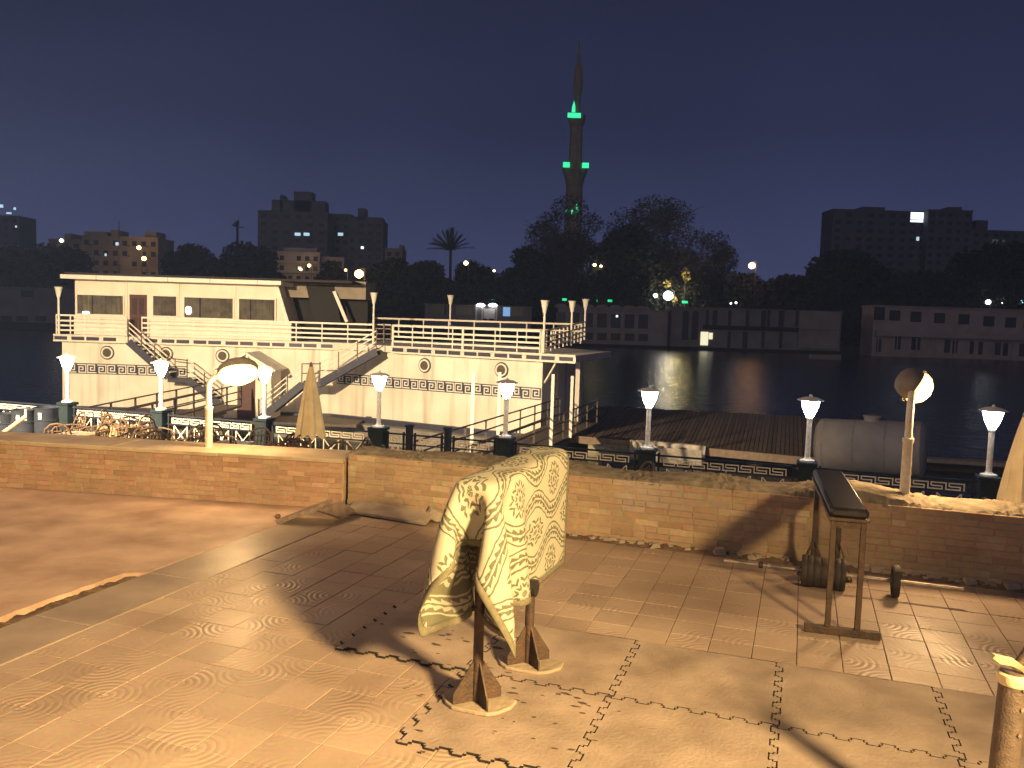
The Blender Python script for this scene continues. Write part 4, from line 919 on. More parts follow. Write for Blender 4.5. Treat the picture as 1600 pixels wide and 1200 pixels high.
# ------------------------------------------------------------------ tall padded bench
bf = G(1315, 993); eb = Matrix.Rotation(R(3.5), 3, 'Z') @ eu; fb = Matrix.Rotation(R(3.5), 3, 'Z') @ ev
bench = thing('padded_bench', 'tall rusty exercise bench with narrow black padded top against the wall', 'bench', bf)
def TBn(q): return bf + eb * q.x + fb * q.y + Vector((0, 0, q.z))
HB = .885
MB().box(-.27, .27, -.03, .03, .004, .06, T=TBn).build('front_foot', m_rust, bench, bevel=.004)
for sx in (-1, 1):
    MB().box(sx * .105 - .02, sx * .105 + .02, -.022, .022, .06, HB, T=TBn).build('front_leg', m_rust, bench, bevel=.003)
    MB().box(sx * .105 - .02, sx * .105 + .02, .02, 1.6, HB - .05, HB - .002, T=TBn).build('side_rail', m_rust, bench, bevel=.003)
    MB().box(sx * .105 - .02, sx * .105 + .02, 1.50, 1.54, .02, HB - .051, T=TBn).build('rear_leg', m_rust, bench, bevel=.003)
    for sy in (-1, 1):
        a = TBn(Vector((sx * .105, 1.52, .36))); b2 = TBn(Vector((sx * .105 + sy * .13, 1.52 - .04, .01))); MB().bar(a, b2, .012, .07, up=fb).build('brace', m_rust, bench)
    MB().box(sx * .105 - .1, sx * .105 + .1, 1.44, 1.60, .004, .019, T=TBn).build('rear_foot', m_rust, bench)
MB().box(-.084, .084, -.02, .018, HB - .06, HB - .004, T=TBn).build('front_crossbar', m_rust, bench)
MB().box(-.084, .084, 1.505, 1.535, HB - .06, HB - .004, T=TBn).build('rear_crossbar', m_rust, bench)
MB().box(-.14, .14, -.05, 1.74, HB, HB + .022, T=TBn).build('pad_board', m_rust, bench)
MB().box(-.135, .135, -.045, 1.735, HB + .022, HB + .095, T=TBn).build('pad', m_blackpad, bench, bevel=.022, smooth=True)

# ------------------------------------------------------------------ barbell
vb, zb = 7.80, .142
bar = thing('barbell', 'steel barbell with black plates lying on the tiles under the bench', 'barbell', UV(.45, vb, 0))
def TBb(u, dz=0.0): return UV(u, vb, zb + dz)
MB().tube([TBb(-.58), TBb(1.40)], .016, 10).build('bar', m_steel, bar, smooth=True)
def plate(u0, w, r_, m=m_iron, nm='plate'):
    b = MB(); pr = [(.02, 0), (r_ * .45, 0), (r_ * .5, w * .25), (r_ * .8, w * .25), (r_ * .86, 0), (r_ * .97, 0), (r_, w * .2), (r_, w * .8), (r_ * .97, w), (r_ * .86, w), (r_ * .8, w * .75), (r_ * .5, w * .75), (r_ * .45, w), (.02, w)]
    b.lathe(pr, n=28, T=lambda q: UV(u0 + q.z, vb + q.x, zb + q.y)); return b.build(nm, m, bar, smooth=True)
us = [(.10, .045, .14), (.146, .05, .142), (.197, .06, .132), (.258, .06, .132), (.319, .06, .132), (.38, .045, .14), (.426, .04, .142)]
for u_, w_, r_ in us: plate(u_, w_, r_)
plate(.845, .055, .14); plate(-.27, .04, .03, m_iron, 'collar'); plate(-.20, .03, .026, m_steel, 'collar')

# ------------------------------------------------------------------ upright pipe with tied cloth
pp = P(1570, 1100, 3.35); pp.z = 0.017
pst = thing('upright_pipe', 'dark upright pipe with a tied cloth strip at the right edge', 'pipe', pp)
top = P(1574, 1046, 3.35); top.x = pp.x + .03; top.y = pp.y
MB().tube([pp, pp + (top - pp) * .5, top], [.056, .055, .054], 20).build('pipe', mat('pipe_paint', (.06, .045, .042), .5, (.13, .095, .07), scale=26, bump=.4, mixpos=(.3, .8)), pst, smooth=True)
for t in (.72, .84, .93): q = pp.lerp(top, t); MB().tube([q + Vector((.012, -.05, 0)), q + Vector((.013, -.062, 0))], .009, 8).build('bolt', m_steel, pst)
q = top + Vector((0, 0, -.01)); MB().tube([q + Vector((-.01, 0, -.08)), q + Vector((.03, .02, .03)), q + Vector((.19, .06, .24))], .02, 10).build('angled_rod', m_rust, pst, smooth=True)
MB().lathe([(.058, -.03), (.064, -.02), (.064, .012), (.057, .02)], c=top - Vector((.0, 0, .03)), n=18).build('cloth_wrap', m_canvas, pst, smooth=True)
pts = [top + Vector((.03, -.06, -.01)), top + Vector((-.005, -.065, .03)), top + Vector((-.05, -.07, .055)), top + Vector((-.10, -.075, .065)), top + Vector((-.135, -.08, .082))]
b = MB(); vs = []
for k, p in enumerate(pts): w = (.010, .012, .017, .018, .010)[k]; vs += [p + Vector((0, .012, -w)), p + Vector((0, -.006, w * .9)), p + Vector((0, .016, w))]
b.add(vs, [(3 * k + j, 3 * k + 3 + j, 3 * k + 3 + (j + 1) % 3, 3 * k + (j + 1) % 3) for k in range(4) for j in range(3)] + [(0, 1, 2), (12, 13, 14)]); b.build('cloth_tail', m_canvas, pst, smooth=True)

# ------------------------------------------------------------------ broken slabs and rubble at the foot of the wall
def stone(name, c, size, rz, tilt, label, m=m_conc, cut=.15, seed=0):
    rd = random.Random(seed); sx, sy, sz = (q / 2 for q in size); b = MB(); n = 7
    ring = [(math.cos(2 * math.pi * k / n + rd.uniform(-.2, .2)), math.sin(2 * math.pi * k / n + rd.uniform(-.2, .2))) for k in range(n)]
    mtx = Matrix.Translation(c) @ Euler((tilt[0], tilt[1], rz)).to_matrix().to_4x4()
    lo = [mtx @ Vector((x * sx * 1.15, y * sy * 1.15, -sz)) for x, y in ring]; hi = [mtx @ Vector((x * sx * rd.uniform(.9, 1.1), y * sy * rd.uniform(.9, 1.1), sz * rd.uniform(.8, 1.1))) for x, y in ring]
    b.add(lo + hi, [tuple(reversed(range(n))), tuple(range(n, 2 * n))] + [(k, (k + 1) % n, n + (k + 1) % n, n + k) for k in range(n)])
    return tag(b.build(name, m, loc=Vector((c[0], c[1], 0)), bevel=.004), label, 'rubble')
g0 = G(545, 800); g1_ = G(665, 822)
sl = MB(); a, b_ = G(540, 803), G(664, 823); up_ = ev * .24
sl.hexa([a + Vector((0, 0, .015)), b_ + Vector((0, 0, .012)), b_ + up_ + Vector((0, 0, .07)), a + up_ + Vector((0, 0, .10)), a + Vector((0, 0, .05)), b_ + Vector((0, 0, .045)), b_ + up_ + Vector((0, 0, .105)), a + up_ + Vector((0, 0, .135))])
tag(sl.build('concrete_slab', m_conc, loc=Vector((a.x, a.y, 0)), bevel=.004), 'long pale edged slab leaning at the wall corner', 'slab')
p = G(533, 806); stone('broken_block', p + Vector((0, .08, .05)), (.15, .13, .1), .4, (0, 0), 'small pale block propping the leaning slab', seed=2)
m_slab = mat('slab_brown', (.25, .19, .155), .9, (.15, .11, .09), bump=.9, scale=12, bscale=25)
def plate_(corners, th, label):
    b = MB(); n_ = (corners[1] - corners[0]).cross(corners[3] - corners[0]).normalized() * th; n_ = n_ if n_.z > 0 else -n_
    b.hexa([q for q in corners] + [q + n_ for q in corners]); return tag(b.build('broken_slab', m_slab, loc=Vector((corners[0].x, corners[0].y, 0)), bevel=.003), label, 'slab')
L0, R0 = G(432, 819), G(487, 820)
plate_([L0 + Vector((0, 0, .004)), R0 + Vector((.0, 0, .13)), R0 + ev * .40 + Vector((.02, 0, .17)), L0 + ev * .33 + Vector((0, 0, .006))], .045, 'brown broken slab tilted up to the right near the wall corner')
R1 = G(530, 812)
plate_([R0 + Vector((.035, .06, .135)), R1 + Vector((0, 0, .006)), R1 + ev * .30 + Vector((.03, 0, .01)), R0 + ev * .42 + Vector((.07, .02, .165))], .04, 'second broken slab leaning down right beside the propped block')
p = G(688, 818); stone('loose_brick', p + Vector((0, .12, .07)), (.30, .16, .12), .2, (.2, .3), 'loose tilted brick just behind the draped towel', m_conc, seed=9)
p = G(432, 812); stone('loose_stone', p + Vector((0, .05, .03)), (.07, .06, .035), 1.1, (.1, 0), 'small dark stone at the end of the kerb strip', m_dirt, seed=12)
rub = MB(); rr = random.Random(3)
for k in range(230):
    u = rr.uniform(-4.7, 2.6) if k < 190 else rr.gauss(-5.25, .15); v_ = 8.545 - abs(rr.gauss(0, .035)); r_ = abs(rr.gauss(.016, .012)) + .006; c = UV(u, v_, r_ * .5)
    o = [c + Vector((rr.uniform(-1, 1) * r_ * .3 + x * r_ * rr.uniform(.7, 1.5), y * r_ * rr.uniform(.7, 1.2), z * r_ * rr.uniform(.5, .8))) for x, y, z in ((-1, -1, -1), (1, -1, -1), (1, 1, -1), (-1, 1, -1), (-.8, -.7, 1), (.7, -.8, 1), (.8, .6, 1), (-.6, .8, 1))]
    rub.hexa(o)
tag(rub.build('rubble', m_conc), 'crumbs of mortar and brick strewn along the foot of the wall', 'rubble', kind='stuff')
tag(grid_sheet('rubble_bed', lambda s, t: UV(-4.7 + 11 * s, 8.43 + .135 * t, (.001 if t < .1 else .010 + .035 * t * random.random())), 240, 4, m_dirt), 'earthy dirt gathered along the foot of the wall', 'dirt', kind='stuff')

# ------------------------------------------------------------------ wicker chairs and tables on the lower terrace
def make_chair():
    r_ = thing('wicker_chair', '', 'chair', (0, 0, 0)); L = dict(parent=r_, local=True, smooth=True)
    MB().lathe([(.02, .40), (.25, .40), (.275, .42), (.275, .45), (.25, .465), (.02, .465)], n=14).build('seat', m_wick, **L)
    for x, y in ((-.2, -.2), (.2, -.2), (-.2, .2), (.2, .2)): MB().tube([(x * 1.12, y * 1.12, 0), (x, y, .22), (x * .95, y * .95, .41)], .02, 6).build('leg', m_wick, **L)
    bk = [(-.25, .12, .45), (-.27, .2, .65), (-.23, .27, .86), (-.12, .30, .96), (0, .31, .985), (.12, .30, .96), (.23, .27, .86), (.27, .2, .65), (.25, .12, .45)]
    bo = MB().tube(bk, .022, 6).build('back_frame', m_wick, **L)
    la = MB()
    for k in range(5): x = -.17 + .085 * k; la.tube([(x, .2, .46), (x * 1.05, .27, .7), (x * .9, .295, .93 - abs(x) * .5)], .012, 5)
    for z in (.58, .70, .82): la.tube([(-.25, .2 + (z - .6) * .2, z), (0, .29, z), (.25, .2 + (z - .6) * .2, z)], .012, 5)
    sub(la.build('back_lattice', m_wick, **L), bo)
    for s_ in (-1, 1):
        MB().tube([(s_ * .26, .2, .70), (s_ * .31, .02, .69), (s_ * .31, -.18, .66), (s_ * .28, -.27, .58), (s_ * .24, -.22, .44)], .02, 6).build('arm', m_wick, **L)
    return r_
def make_table():
    r_ = thing('wicker_table', '', 'table', (0, 0, 0)); L = dict(parent=r_, local=True)
    MB().box(-.36, .36, -.36, .36, .70, .745).build('tabletop', m_wick2, bevel=.01, **L)
    for x in (-.33, .33):
        for y in (-.33, .33): MB().box(x - .03, x + .03, y - .03, y + .03, 0, .70).build('leg', m_wick2, bevel=.006, **L)
    for a in range(4):
        b = MB(); arc = [(-.30, .62), (-.28, .52), (-.2, .60), (-.1, .64), (0, .56), (.1, .64), (.2, .60), (.28, .52), (.30, .62)]
        poly = [(-.3, .698), (-.3, .40), (-.27, .40)] + [(-.15 + .12 * math.cos(t), .40 + .2 * math.sin(t)) for t in [math.pi * (1 - k / 6) for k in range(7)]] + [(-.015, .40), (.015, .40)] + [(.15 + .12 * math.cos(t), .40 + .2 * math.sin(t)) for t in [math.pi * (1 - k / 6) for k in range(7)]] + [(.27, .40), (.3, .40), (.3, .698)]
        T4 = lambda q, a=a: Matrix.Rotation(a * math.pi / 2, 3, 'Z') @ q
        b.prism([T4(Vector((x, -.345, z))) for x, z in poly], T4(Vector((0, .025, 0)))); b.build('arched_apron', m_wick2, **L)
    return r_
ch0, tb0 = make_chair(), make_table()
tabs = [(120, 13.6, 'leftmost wicker table among the chairs below the coping'), (268, 13.4, 'wicker table left of the glowing swan neck lamp'), (362, 14.2, 'wide wicker table just right of the swan neck pole'), (508, 13.4, 'wicker table below the closed parasol'), (190, 15.0, 'wicker table in the row nearest the fence')]
def on_v(px, v_, z=ZL):
    d = ray(px, 660); t = v_ / (d.x * sT + d.y * cT); w = CAM + d * t; return Vector((w.x, w.y, z))
ft = True
for px, v_, lab in tabs:
    L = on_v(px, v_)
    if ft: tb0.location = L; tb0.rotation_euler = (0, 0, ROT + .1); tag(tb0, lab, None, 'wicker tables'); ft = False
    else: dup(tb0, L, ROT + random.uniform(-.2, .2), lab, 'wicker tables')
spots = [(95, 13.5), (108, 14.6), (142, 13.6), (150, 14.7), (172, 14.2), (182, 15.8), (208, 13.6), (214, 14.9), (232, 13.9), (244, 15.2), (250, 13.3), (288, 13.5), (292, 14.6), (309, 14.0), (345, 14.9), (388, 13.6), (398, 14.7), (425, 13.5), (436, 14.4), (452, 13.7), (470, 14.4), (534, 13.8), (552, 14.6), (575, 13.9), (600, 14.8), (995, 14.6), (1108, 14.4), (1490, 13.2), (1512, 14.1)]
ft = True
ordw = 'first second third fourth fifth sixth seventh eighth ninth tenth eleventh twelfth thirteenth fourteenth fifteenth sixteenth seventeenth eighteenth nineteenth twentieth twenty-first twenty-second twenty-third twenty-fourth twenty-fifth twenty-sixth'.split()
for kk, (px, v_) in enumerate(spots):
    lab = '%s brown wicker armchair from the left among the tables behind the coping' % ordw[kk] if px < 620 else ('single brown wicker armchair seen between fence and wall %s' % ('left of the sixth lamp' if px < 1000 else 'right of the sixth lamp') if px < 1200 else '%s brown wicker armchair behind the wall near the last lamp' % ('left' if px < 1500 else 'right'))
    L = on_v(px, v_); rz = random.uniform(0, 6.28)
    gname = 'wicker chairs on the lower terrace' if px < 620 else ('lone wicker chairs by the fence' if px < 1200 else 'wicker chairs near the last lamp')
    if ft: ch0.location = L; ch0.rotation_euler = (0, 0, rz); tag(ch0, lab, None, gname); ft = False
    else: dup(ch0, L, rz, lab, gname)
# closed parasols
def parasol(base, ztop, zbot, rb_, label, lean=0.0):
    r_ = thing('closed_parasol', label, 'parasol', base); b = Vector(base)
    MB().lathe([(.28, 0), (.28, .06), (.06, .09), (.045, .3)], c=b, n=18).build('base', m_conc, r_, smooth=True)
    MB().lathe([(.024, .09), (.024, ztop - b.z)], c=b, n=10).build('pole', m_wick2, r_, smooth=True)
    cl = MB(); n = 40; rings = 9; H = ztop - zbot; vs = []
    for i in range(rings):
        t = i / (rings - 1); z = ztop - H * t; rad = .035 + (rb_ - .035) * (t ** .85)
        for j in range(n):
            a = 2 * math.pi * j / n; fold = 1 - (.10 + .22 * t) * (0.5 + .5 * math.cos(a * 8 + .6 * math.sin(3 * t + b.x))); zz = z + (.05 * math.cos(a * 8) * t if i == rings - 1 else 0)
            vs.append(b + Vector((math.cos(a) * rad * fold, math.sin(a) * rad * fold, zz - b.z)))
    cl.add(vs, [(i * n + j, i * n + (j + 1) % n, (i + 1) * n + (j + 1) % n, (i + 1) * n + j) for i in range(rings - 1) for j in range(n)] + [tuple(range(n))])
    cl = cl.build('canopy', m_canvas, r_, smooth=True)
    fi = MB().lathe([(.03, -.01), (.035, .03), (.012, .09)], c=(b.x, b.y, ztop), n=10).build('finial', m_wick2, r_, smooth=True); sub(fi, cl)
L = on_v(485, 13.5); parasol(L, P(485, 573, L.y).z, P(485, 681, L.y).z, .30, 'closed cream parasol standing among the wicker chairs')
L = on_v(1602, 11.6); parasol(L, P(1602, 652, L.y).z, P(1602, 792, L.y).z, .26, 'closed cream parasol cut off by the right edge')
# dark bins at the far left behind the coping
for px, v_, h, lab in ((8, 15.3, .75, 'dark barrel at the far left edge behind the coping'), (38, 15.2, .9, 'dark waste barrel second from the left edge'), (72, 15.5, .95, 'dark barrel just left of the first lamp pedestal')):
    L = on_v(px, v_); r_ = thing('waste_barrel', lab, 'barrel', L, 0, 'dark barrels'); MB().lathe([(.24, 0), (.27, .05), (.29, h * .5), (.28, h - .05), (.30, h), (.25, h), (.24, h - .1)], c=L, n=18).build('drum', m_navy, r_, smooth=True)
    for z in (.3, .66): MB().lathe([(.285, h * z), (.30, h * z + .015), (.285, h * z + .03)], c=L, n=18).build('hoop', m_navy, r_, smooth=True)
    MB().box(L.x - .02, L.x + .05, L.y - .30, L.y - .285, L.z + h * .72, L.z + h * .88).build('label_plate', m_white, r_)
L = on_v(22, 13.6); r_ = thing('leaning_pole', 'short pinkish wooden pole leaning at the far left edge', 'pole', L); MB().tube([L + Vector((-.6, 0, .35)), L + Vector((.2, .1, .98))], .05, 10).build('shaft', mat('pink_wood', (.42, .25, .16), .7), r_, smooth=True); MB().tube([L + Vector((.2, .1, .9)), L + Vector((.2, .1, 1.14))], .025, 8).build('peg', m_white, r_)

# ------------------------------------------------------------------ far bank: trees
m_leaf = mat('foliage_dark', (.030, .036, .020), .8, (.018, .022, .014), scale=.35, coords='World')
m_leaf2 = mat('foliage_dry', (.105, .082, .055), .85, (.05, .042, .03), scale=.3, coords='World')
m_bark = mat('bark', (.06, .045, .035), .9, scale=1)
ZG = -1.6
def leaf_mesh(name, clumps, per, size, m, gap=0.0, flat=1.0):
    """clumps: (x, y, z, rx, ry, rz); leaf sized faces spread through each"""
    V, Fc = [], []
    for (x, y, z, rx, ry, rz) in clumps:
        n = int(per * (rx * rz) ** .9)
        d = RNG.normal(size=(n, 3)); d /= np.linalg.norm(d, axis=1, keepdims=True); rad = RNG.uniform(.35, 1.06, (n, 1)) ** .6
        c = d * rad * np.array([rx, ry, rz]) + np.array([x, y, z])
        a = RNG.normal(size=(n, 3)); a /= np.linalg.norm(a, axis=1, keepdims=True); b = np.cross(a, RNG.normal(size=(n, 3))); b /= np.linalg.norm(b, axis=1, keepdims=True) + 1e-9
        s = size * RNG.uniform(.5, 1.35, (n, 1)); o = len(V) and sum(len(q) for q in V)
        quad = np.stack([c - a * s, c + b * s * .55, c + a * s, c - b * s * .55], 1).reshape(-1, 3); V.append(quad)
        Fc.append(np.arange(n * 4).reshape(-1, 4) + (o or 0))
    vv = np.concatenate(V); ff = np.concatenate(Fc); me = bpy.data.meshes.new(name); me.from_pydata(vv.tolist(), [], ff.tolist()); me.materials.append(m); return me
def tree(label, cx, top, hw, y, dense=1.0, m=None, base_px=490, seed=0, bare=False):
    rd = random.Random(seed * 13 + int(cx)); m = m or m_leaf
    t = P(cx, top, y); hwm = 1.32 * hw * y / FPX; base = Vector((t.x, y, ZG)); H = t.z - ZG
    r_ = thing('tree', label, 'tree', base, 0, 'trees on the far bank')
    tr = MB().tube([base, base + Vector((rd.uniform(-.3, .3), 0, H * .25)), base + Vector((rd.uniform(-.5, .5), 0, H * .5))], [H * .028, H * .02, H * .012], 8)
    limbs = []
    cl = []
    nc = 20 if not bare else 22
    for k in range(nc):
        a = rd.uniform(0, 6.28); q = math.sqrt(rd.random()); h = rd.uniform(.24, .86)
        env = math.sin(math.pi * min(1, (h * .92 + .12))) ** .55
        x = math.cos(a) * q * hwm * .72 * env; yy = math.sin(a) * q * hwm * .55 * env; rr_ = hwm * rd.uniform(.26, .42)
        zz = min(ZG + H * h, ZG + H - rr_ * .8)
        cl.append((base.x + x, y + yy, zz, rr_, rr_, rr_ * rd.uniform(.65, .95)))
        limbs.append((Vector((base.x + x, y + yy, zz))))
    cl.append((base.x, y, ZG + H - hwm * .26, hwm * .40, hwm * .38, hwm * .28)); cl.append((base.x, y, ZG + H * .45, hwm * .78, hwm * .55, H * .36))
    for sx in (-1, 1): cl.append((base.x + sx * hwm * .5, y, ZG + H * .38, hwm * .5, hwm * .4, H * .26))
    for L in limbs: tr.tube([base + Vector((0, 0, H * rd.uniform(.2, .42))), (base + L) / 2 + Vector((0, 0, H * .12)), L], [H * .012, H * .008, H * .003], 5)
    if bare:
        for L in limbs:
            for _ in range(9): tr.tube([L, L + Vector((rd.gauss(0, .3), rd.gauss(0, .3), rd.uniform(-.1, .35))) * hwm * .8], [H * .004, H * .0012], 4)
    tr.build('trunk', m_bark, r_)
    me = leaf_mesh('crown', cl, (62 if not bare else 46) * dense, .58 if not bare else .36, m); o = bpy.data.objects.new('crown', me); COL.objects.link(o); o.parent = r_; o.matrix_parent_inverse = PM[r_.name].inverted()
    return r_
wood = leaf_mesh('far_wood', [(x + random.uniform(-2, 2), YB + 9 + random.uniform(-3, 3), ZG + 3.5 + 1.6 * math.sin(x * .11) + random.uniform(-1, 1.2), 4.5, 3, 4.2 + 1.3 * math.sin(x * .07)) for x in range(-230, 232, 4)], 46, .55, m_leaf)
wo = bpy.data.objects.new('far_wood', wood); COL.objects.link(wo); tag(wo, 'continuous dark belt of shrubs along the far bank', 'shrubs', kind='stuff')
TREES = [('dark bushy tree at the far left edge', 20, 386, 62, 226), ('round dark tree left of the tan apartment block', 92, 384, 52, 224), ('wide dark tree below the tiny palm', 300, 381, 48, 226), ('dark tree between the tiny palm and white flats', 378, 379, 56, 228), ('small round tree in front of the white flats', 518, 407, 28, 224),
         ('dark tree right of the big yellow lamp', 618, 403, 42, 226), ('dark tree left of the fan palm', 672, 409, 44, 228), ('dark tree beneath the fan palm', 735, 408, 46, 226), ('dark pointed tree left of the bare trees', 822, 386, 46, 222), ('dense black tree between the two bare trees', 985, 352, 62, 221),
         ('low dark tree right of the bright white lights', 1090, 440, 40, 220), ('dark tree below the orange lamp', 1168, 428, 48, 222), ('tall dark round tree left of the right houses', 1330, 391, 74, 226), ('dark tree leading down from the round tree', 1240, 430, 44, 224), ('dark tree behind the pink houseboat', 1455, 424, 70, 228), ('dark tree at the right edge', 1570, 378, 74, 226), ('low dark tree behind the lit porch', 760, 446, 56, 219), ('low dark tree behind the arched houseboat', 915, 440, 54, 219)]
for i, (lab, cx, top, hw, y) in enumerate(TREES): tree(lab, cx, top, hw, y, seed=i)
tree('bare brownish tree in front of the minaret', 890, 306, 58, 236, m=m_leaf2, bare=True, seed=31)
tree('wide bare brownish tree right of the minaret', 1025, 306, 74, 238, m=m_leaf2, bare=True, seed=32)
tree('smaller bare tree left of the orange lamp', 1118, 362, 42, 234, m=m_leaf2, bare=True, seed=33)
def palm(label, cx, top, crown_py, hw, y, nf):
    b0 = P(cx, crown_py, y); base = Vector((b0.x, y, ZG)); r_ = thing('palm_tree', label, 'palm tree', base); w = hw * y / FPX
    MB().tube([base, base.lerp(b0, .5) + Vector((.15, 0, 0)), b0], [.42, .34, .38], 10).build('trunk', m_bark, r_, smooth=True)
    for k in range(nf):
        az = random.uniform(0, 6.28); el = R(12 + 78 * (k + .5) / nf); d = Vector((math.cos(az) * math.cos(el), math.sin(az) * math.cos(el), math.sin(el))); L = w * random.uniform(.92, 1.12)
        if nf > 16 and k % 2 == 0: d = Vector((math.cos(el * 1.0) * (1 if k % 4 else -1), .15, math.sin(el))).normalized()
        pts = [b0 + d * L * t - Vector((0, 0, L * .22 * t * t * math.cos(el))) for t in [i / 6 for i in range(7)]]
        f = MB().tube(pts, [.06, .055, .05, .045, .035, .025, .01], 4); sd = d.cross(Vector((0, 0, 1))); sd = sd.normalized() if sd.length > .1 else Vector((1, 0, 0)); un = sd.cross(d)
        for t in [i / 22 for i in range(2, 22)]:
            i = min(int(t * 6), 5); p = pts[i].lerp(pts[i + 1], t * 6 - i)
            for s_ in (-1, 1):
                q = p + (sd * s_ * .75 + d * .8 + un * .35).normalized() * L * .26 * (1.05 - .5 * t); f.add([p - d * .16, p + d * .16, q], [(0, 1, 2)])
        f.build('frond', m_leaf, r_)
palm('tiny palm on a thin trunk above the trees at left', 371, 346, 356, 11, 262, 14)
palm('fan crowned palm against the sky left of the minaret', 704, 355, 392, 36, 230, 24)

# ------------------------------------------------------------------ far buildings
m_b1 = mat('block_grey', (.20, .18, .19), .9, scale=.2, coords='World'); m_b2 = mat('block_tan', (.42, .33, .25), .9, scale=.2, coords='World'); m_b3 = mat('block_white', (.52, .46, .42), .9, scale=.2, coords='World'); m_bg = mat('block_dim', (.135, .125, .125), .9, scale=.2, coords='World')
m_win = mat('dark_window', (.045, .042, .045), .3)
m_litc = emis('lit_window_cool', (.55, .80, .95), 1.0); m_litw = emis('lit_window_white', (.75, .85, 1.0), 2.6); m_litwarm = emis('lit_window_warm', (1.0, .86, .58), 1.2)
def building(label, x0, x1, top, y, m, floors, cols, roofbits=(), lit=(), depth=12, bands=True, zb=ZG, balc=False):
    a, b = P(x0, top, y), P(x1, top, y); zt = P((x0 + x1) / 2, top, y).z
    r_ = thing('apartment_block', label, 'building', ((a.x + b.x) / 2, y, zb)); w = b.x - a.x; H = zt - zb
    MB().box(a.x, b.x, y, y + depth, zb, zt).build('wall', m, r_)
    MB().box(a.x - .15, b.x + .15, y - .18, y + depth, zt + .002, zt + .5).build('parapet', m, r_)
    fh = 3.1; ww = w / cols * .5; me = MB().box(-ww / 2, ww / 2, -.03, .01, 0, 1.5).mesh('window', m_win)
    for f in range(floors):
        z = zt - 2.3 - f * fh
        if bands: MB().box(a.x - .1, b.x + .1, y - (.9 if balc else .14), y - .002, z - .75, z - (.0 if balc else .45)).build('balcony' if balc else 'floor_band', m, r_)
        for c in range(cols):
            if random.random() < .14: continue
            if random.random() < .25:
                xx = a.x + w * (c + .5) / cols; MB().box(xx + ww * .55, xx + ww * .55 + .7, y - .5, y - .004, z - .3, z + .25).build('air_conditioner', m_b1, r_)
            o = bpy.data.objects.new('window', me); COL.objects.link(o); o.parent = r_; o.matrix_parent_inverse = PM[r_.name].inverted(); o.location = (a.x + w * (c + .5) / cols, y - .012, z)
    for (fx0, fx1, h) in roofbits:
        q0, q1 = a.x + w * fx0, a.x + w * fx1; MB().box(q0, q1, y + 1.5, y + depth * .7, zt + .4, zt + .4 + h).build('roof_structure', m, r_)
    for (px, py, pw, ph, ml) in lit:
        p0, p1 = P(px - pw / 2, py - ph / 2, y - .08), P(px + pw / 2, py + ph / 2, y - .08); o = MB().box(p0.x, p1.x, y - .09, y - .06, p1.z, p0.z).build('lit_window', ml, r_)
    return r_
building('tall dark grey block with stepped roof left of centre', 403, 512, 332, 330, m_b1, 8, 6, ((.18, .95, 4.5), (.5, .75, 8), (.3, .34, 6.5)), ((465, 366, 9, 5, m_litc), (479, 366, 9, 5, m_litc)))
building('narrow blue grey block behind the tall stepped block', 508, 548, 336, 345, m_b1, 8, 3, (), ((532, 366, 8, 5, m_litc),))
building('grey tower with roof tank right of the stepped block', 544, 599, 346, 335, m_b1, 8, 4, ((.25, .45, 5), (.05, .95, 1.5)), ((566, 387, 4, 4, m_litw),))
building('low white flats with balconies behind the houseboat roof', 434, 500, 396, 262, m_b3, 4, 5, ((.1, .9, 1.4),), ((468, 419, 5, 5, m_litwarm),), balc=True)
building('low white flats beside the small round tree', 498, 538, 404, 264, m_b3, 3, 3, (), (), balc=True)
building('small tan house above the trees right of the tower', 602, 628, 390, 300, m_b2, 3, 2, ((.8, 1.0, 1.5),))
building('long tan apartment block with lights at left', 128, 247, 372, 258, m_b2, 5, 8, ((.0, .3, 1.5), (.35, .45, 2.2), (.8, .95, 2)), ((183, 381, 5, 5, m_litc), (165, 398, 3, 4, m_litc)))
building('tan wing with rooftop bush left of the long block', 76, 128, 376, 262, m_b2, 4, 3, ((.4, .6, 2),))
building('dim block with scattered lights at the far left edge', -40, 30, 338, 340, m_bg, 8, 5, (), ((2, 322, 6, 5, m_litc), (14, 333, 8, 3, m_litc), (23, 326, 4, 4, m_litc), (25, 354, 3, 3, m_litc)))
building('wide dim block behind the round tree at right', 1302, 1421, 330, 330, m_bg, 9, 7, ((.4, .7, 1.5),))
building('recessed dim block with the bright blue white window', 1420, 1452, 332, 334, m_bg, 9, 2, (), ((1435, 339, 23, 17, m_litw), (1434, 373, 4, 6, m_litc)))
building('dim block right of the bright window', 1451, 1520, 330, 330, m_bg, 9, 5, ((.5, .8, 1.5),))
building('lower dim block at the right behind the edge tree', 1518, 1612, 362, 332, m_bg, 8, 6, ((.1, .3, 4),), ((1560, 378, 20, 8, mat('dim_lit', (.2, .2, .18), .8, emit=(.6, .7, .6), estr=.06)),))
# thin mast in front of the tan block
p = P(186, 345, 250); r_ = thing('radio_mast', 'thin dark mast rising in front of the tan block', 'mast', (p.x, 250, ZG)); MB().tube([(p.x, 250, ZG), p], [.28, .12], 6).build('pole', m_gang, r_)
for t in (.55, .75): q = Vector((p.x, 250, ZG + (p.z - ZG) * t)); MB().box(q.x - .5, q.x + .5, 249.95, 250.05, q.z, q.z + .12).build('crossarm', m_gang, r_)

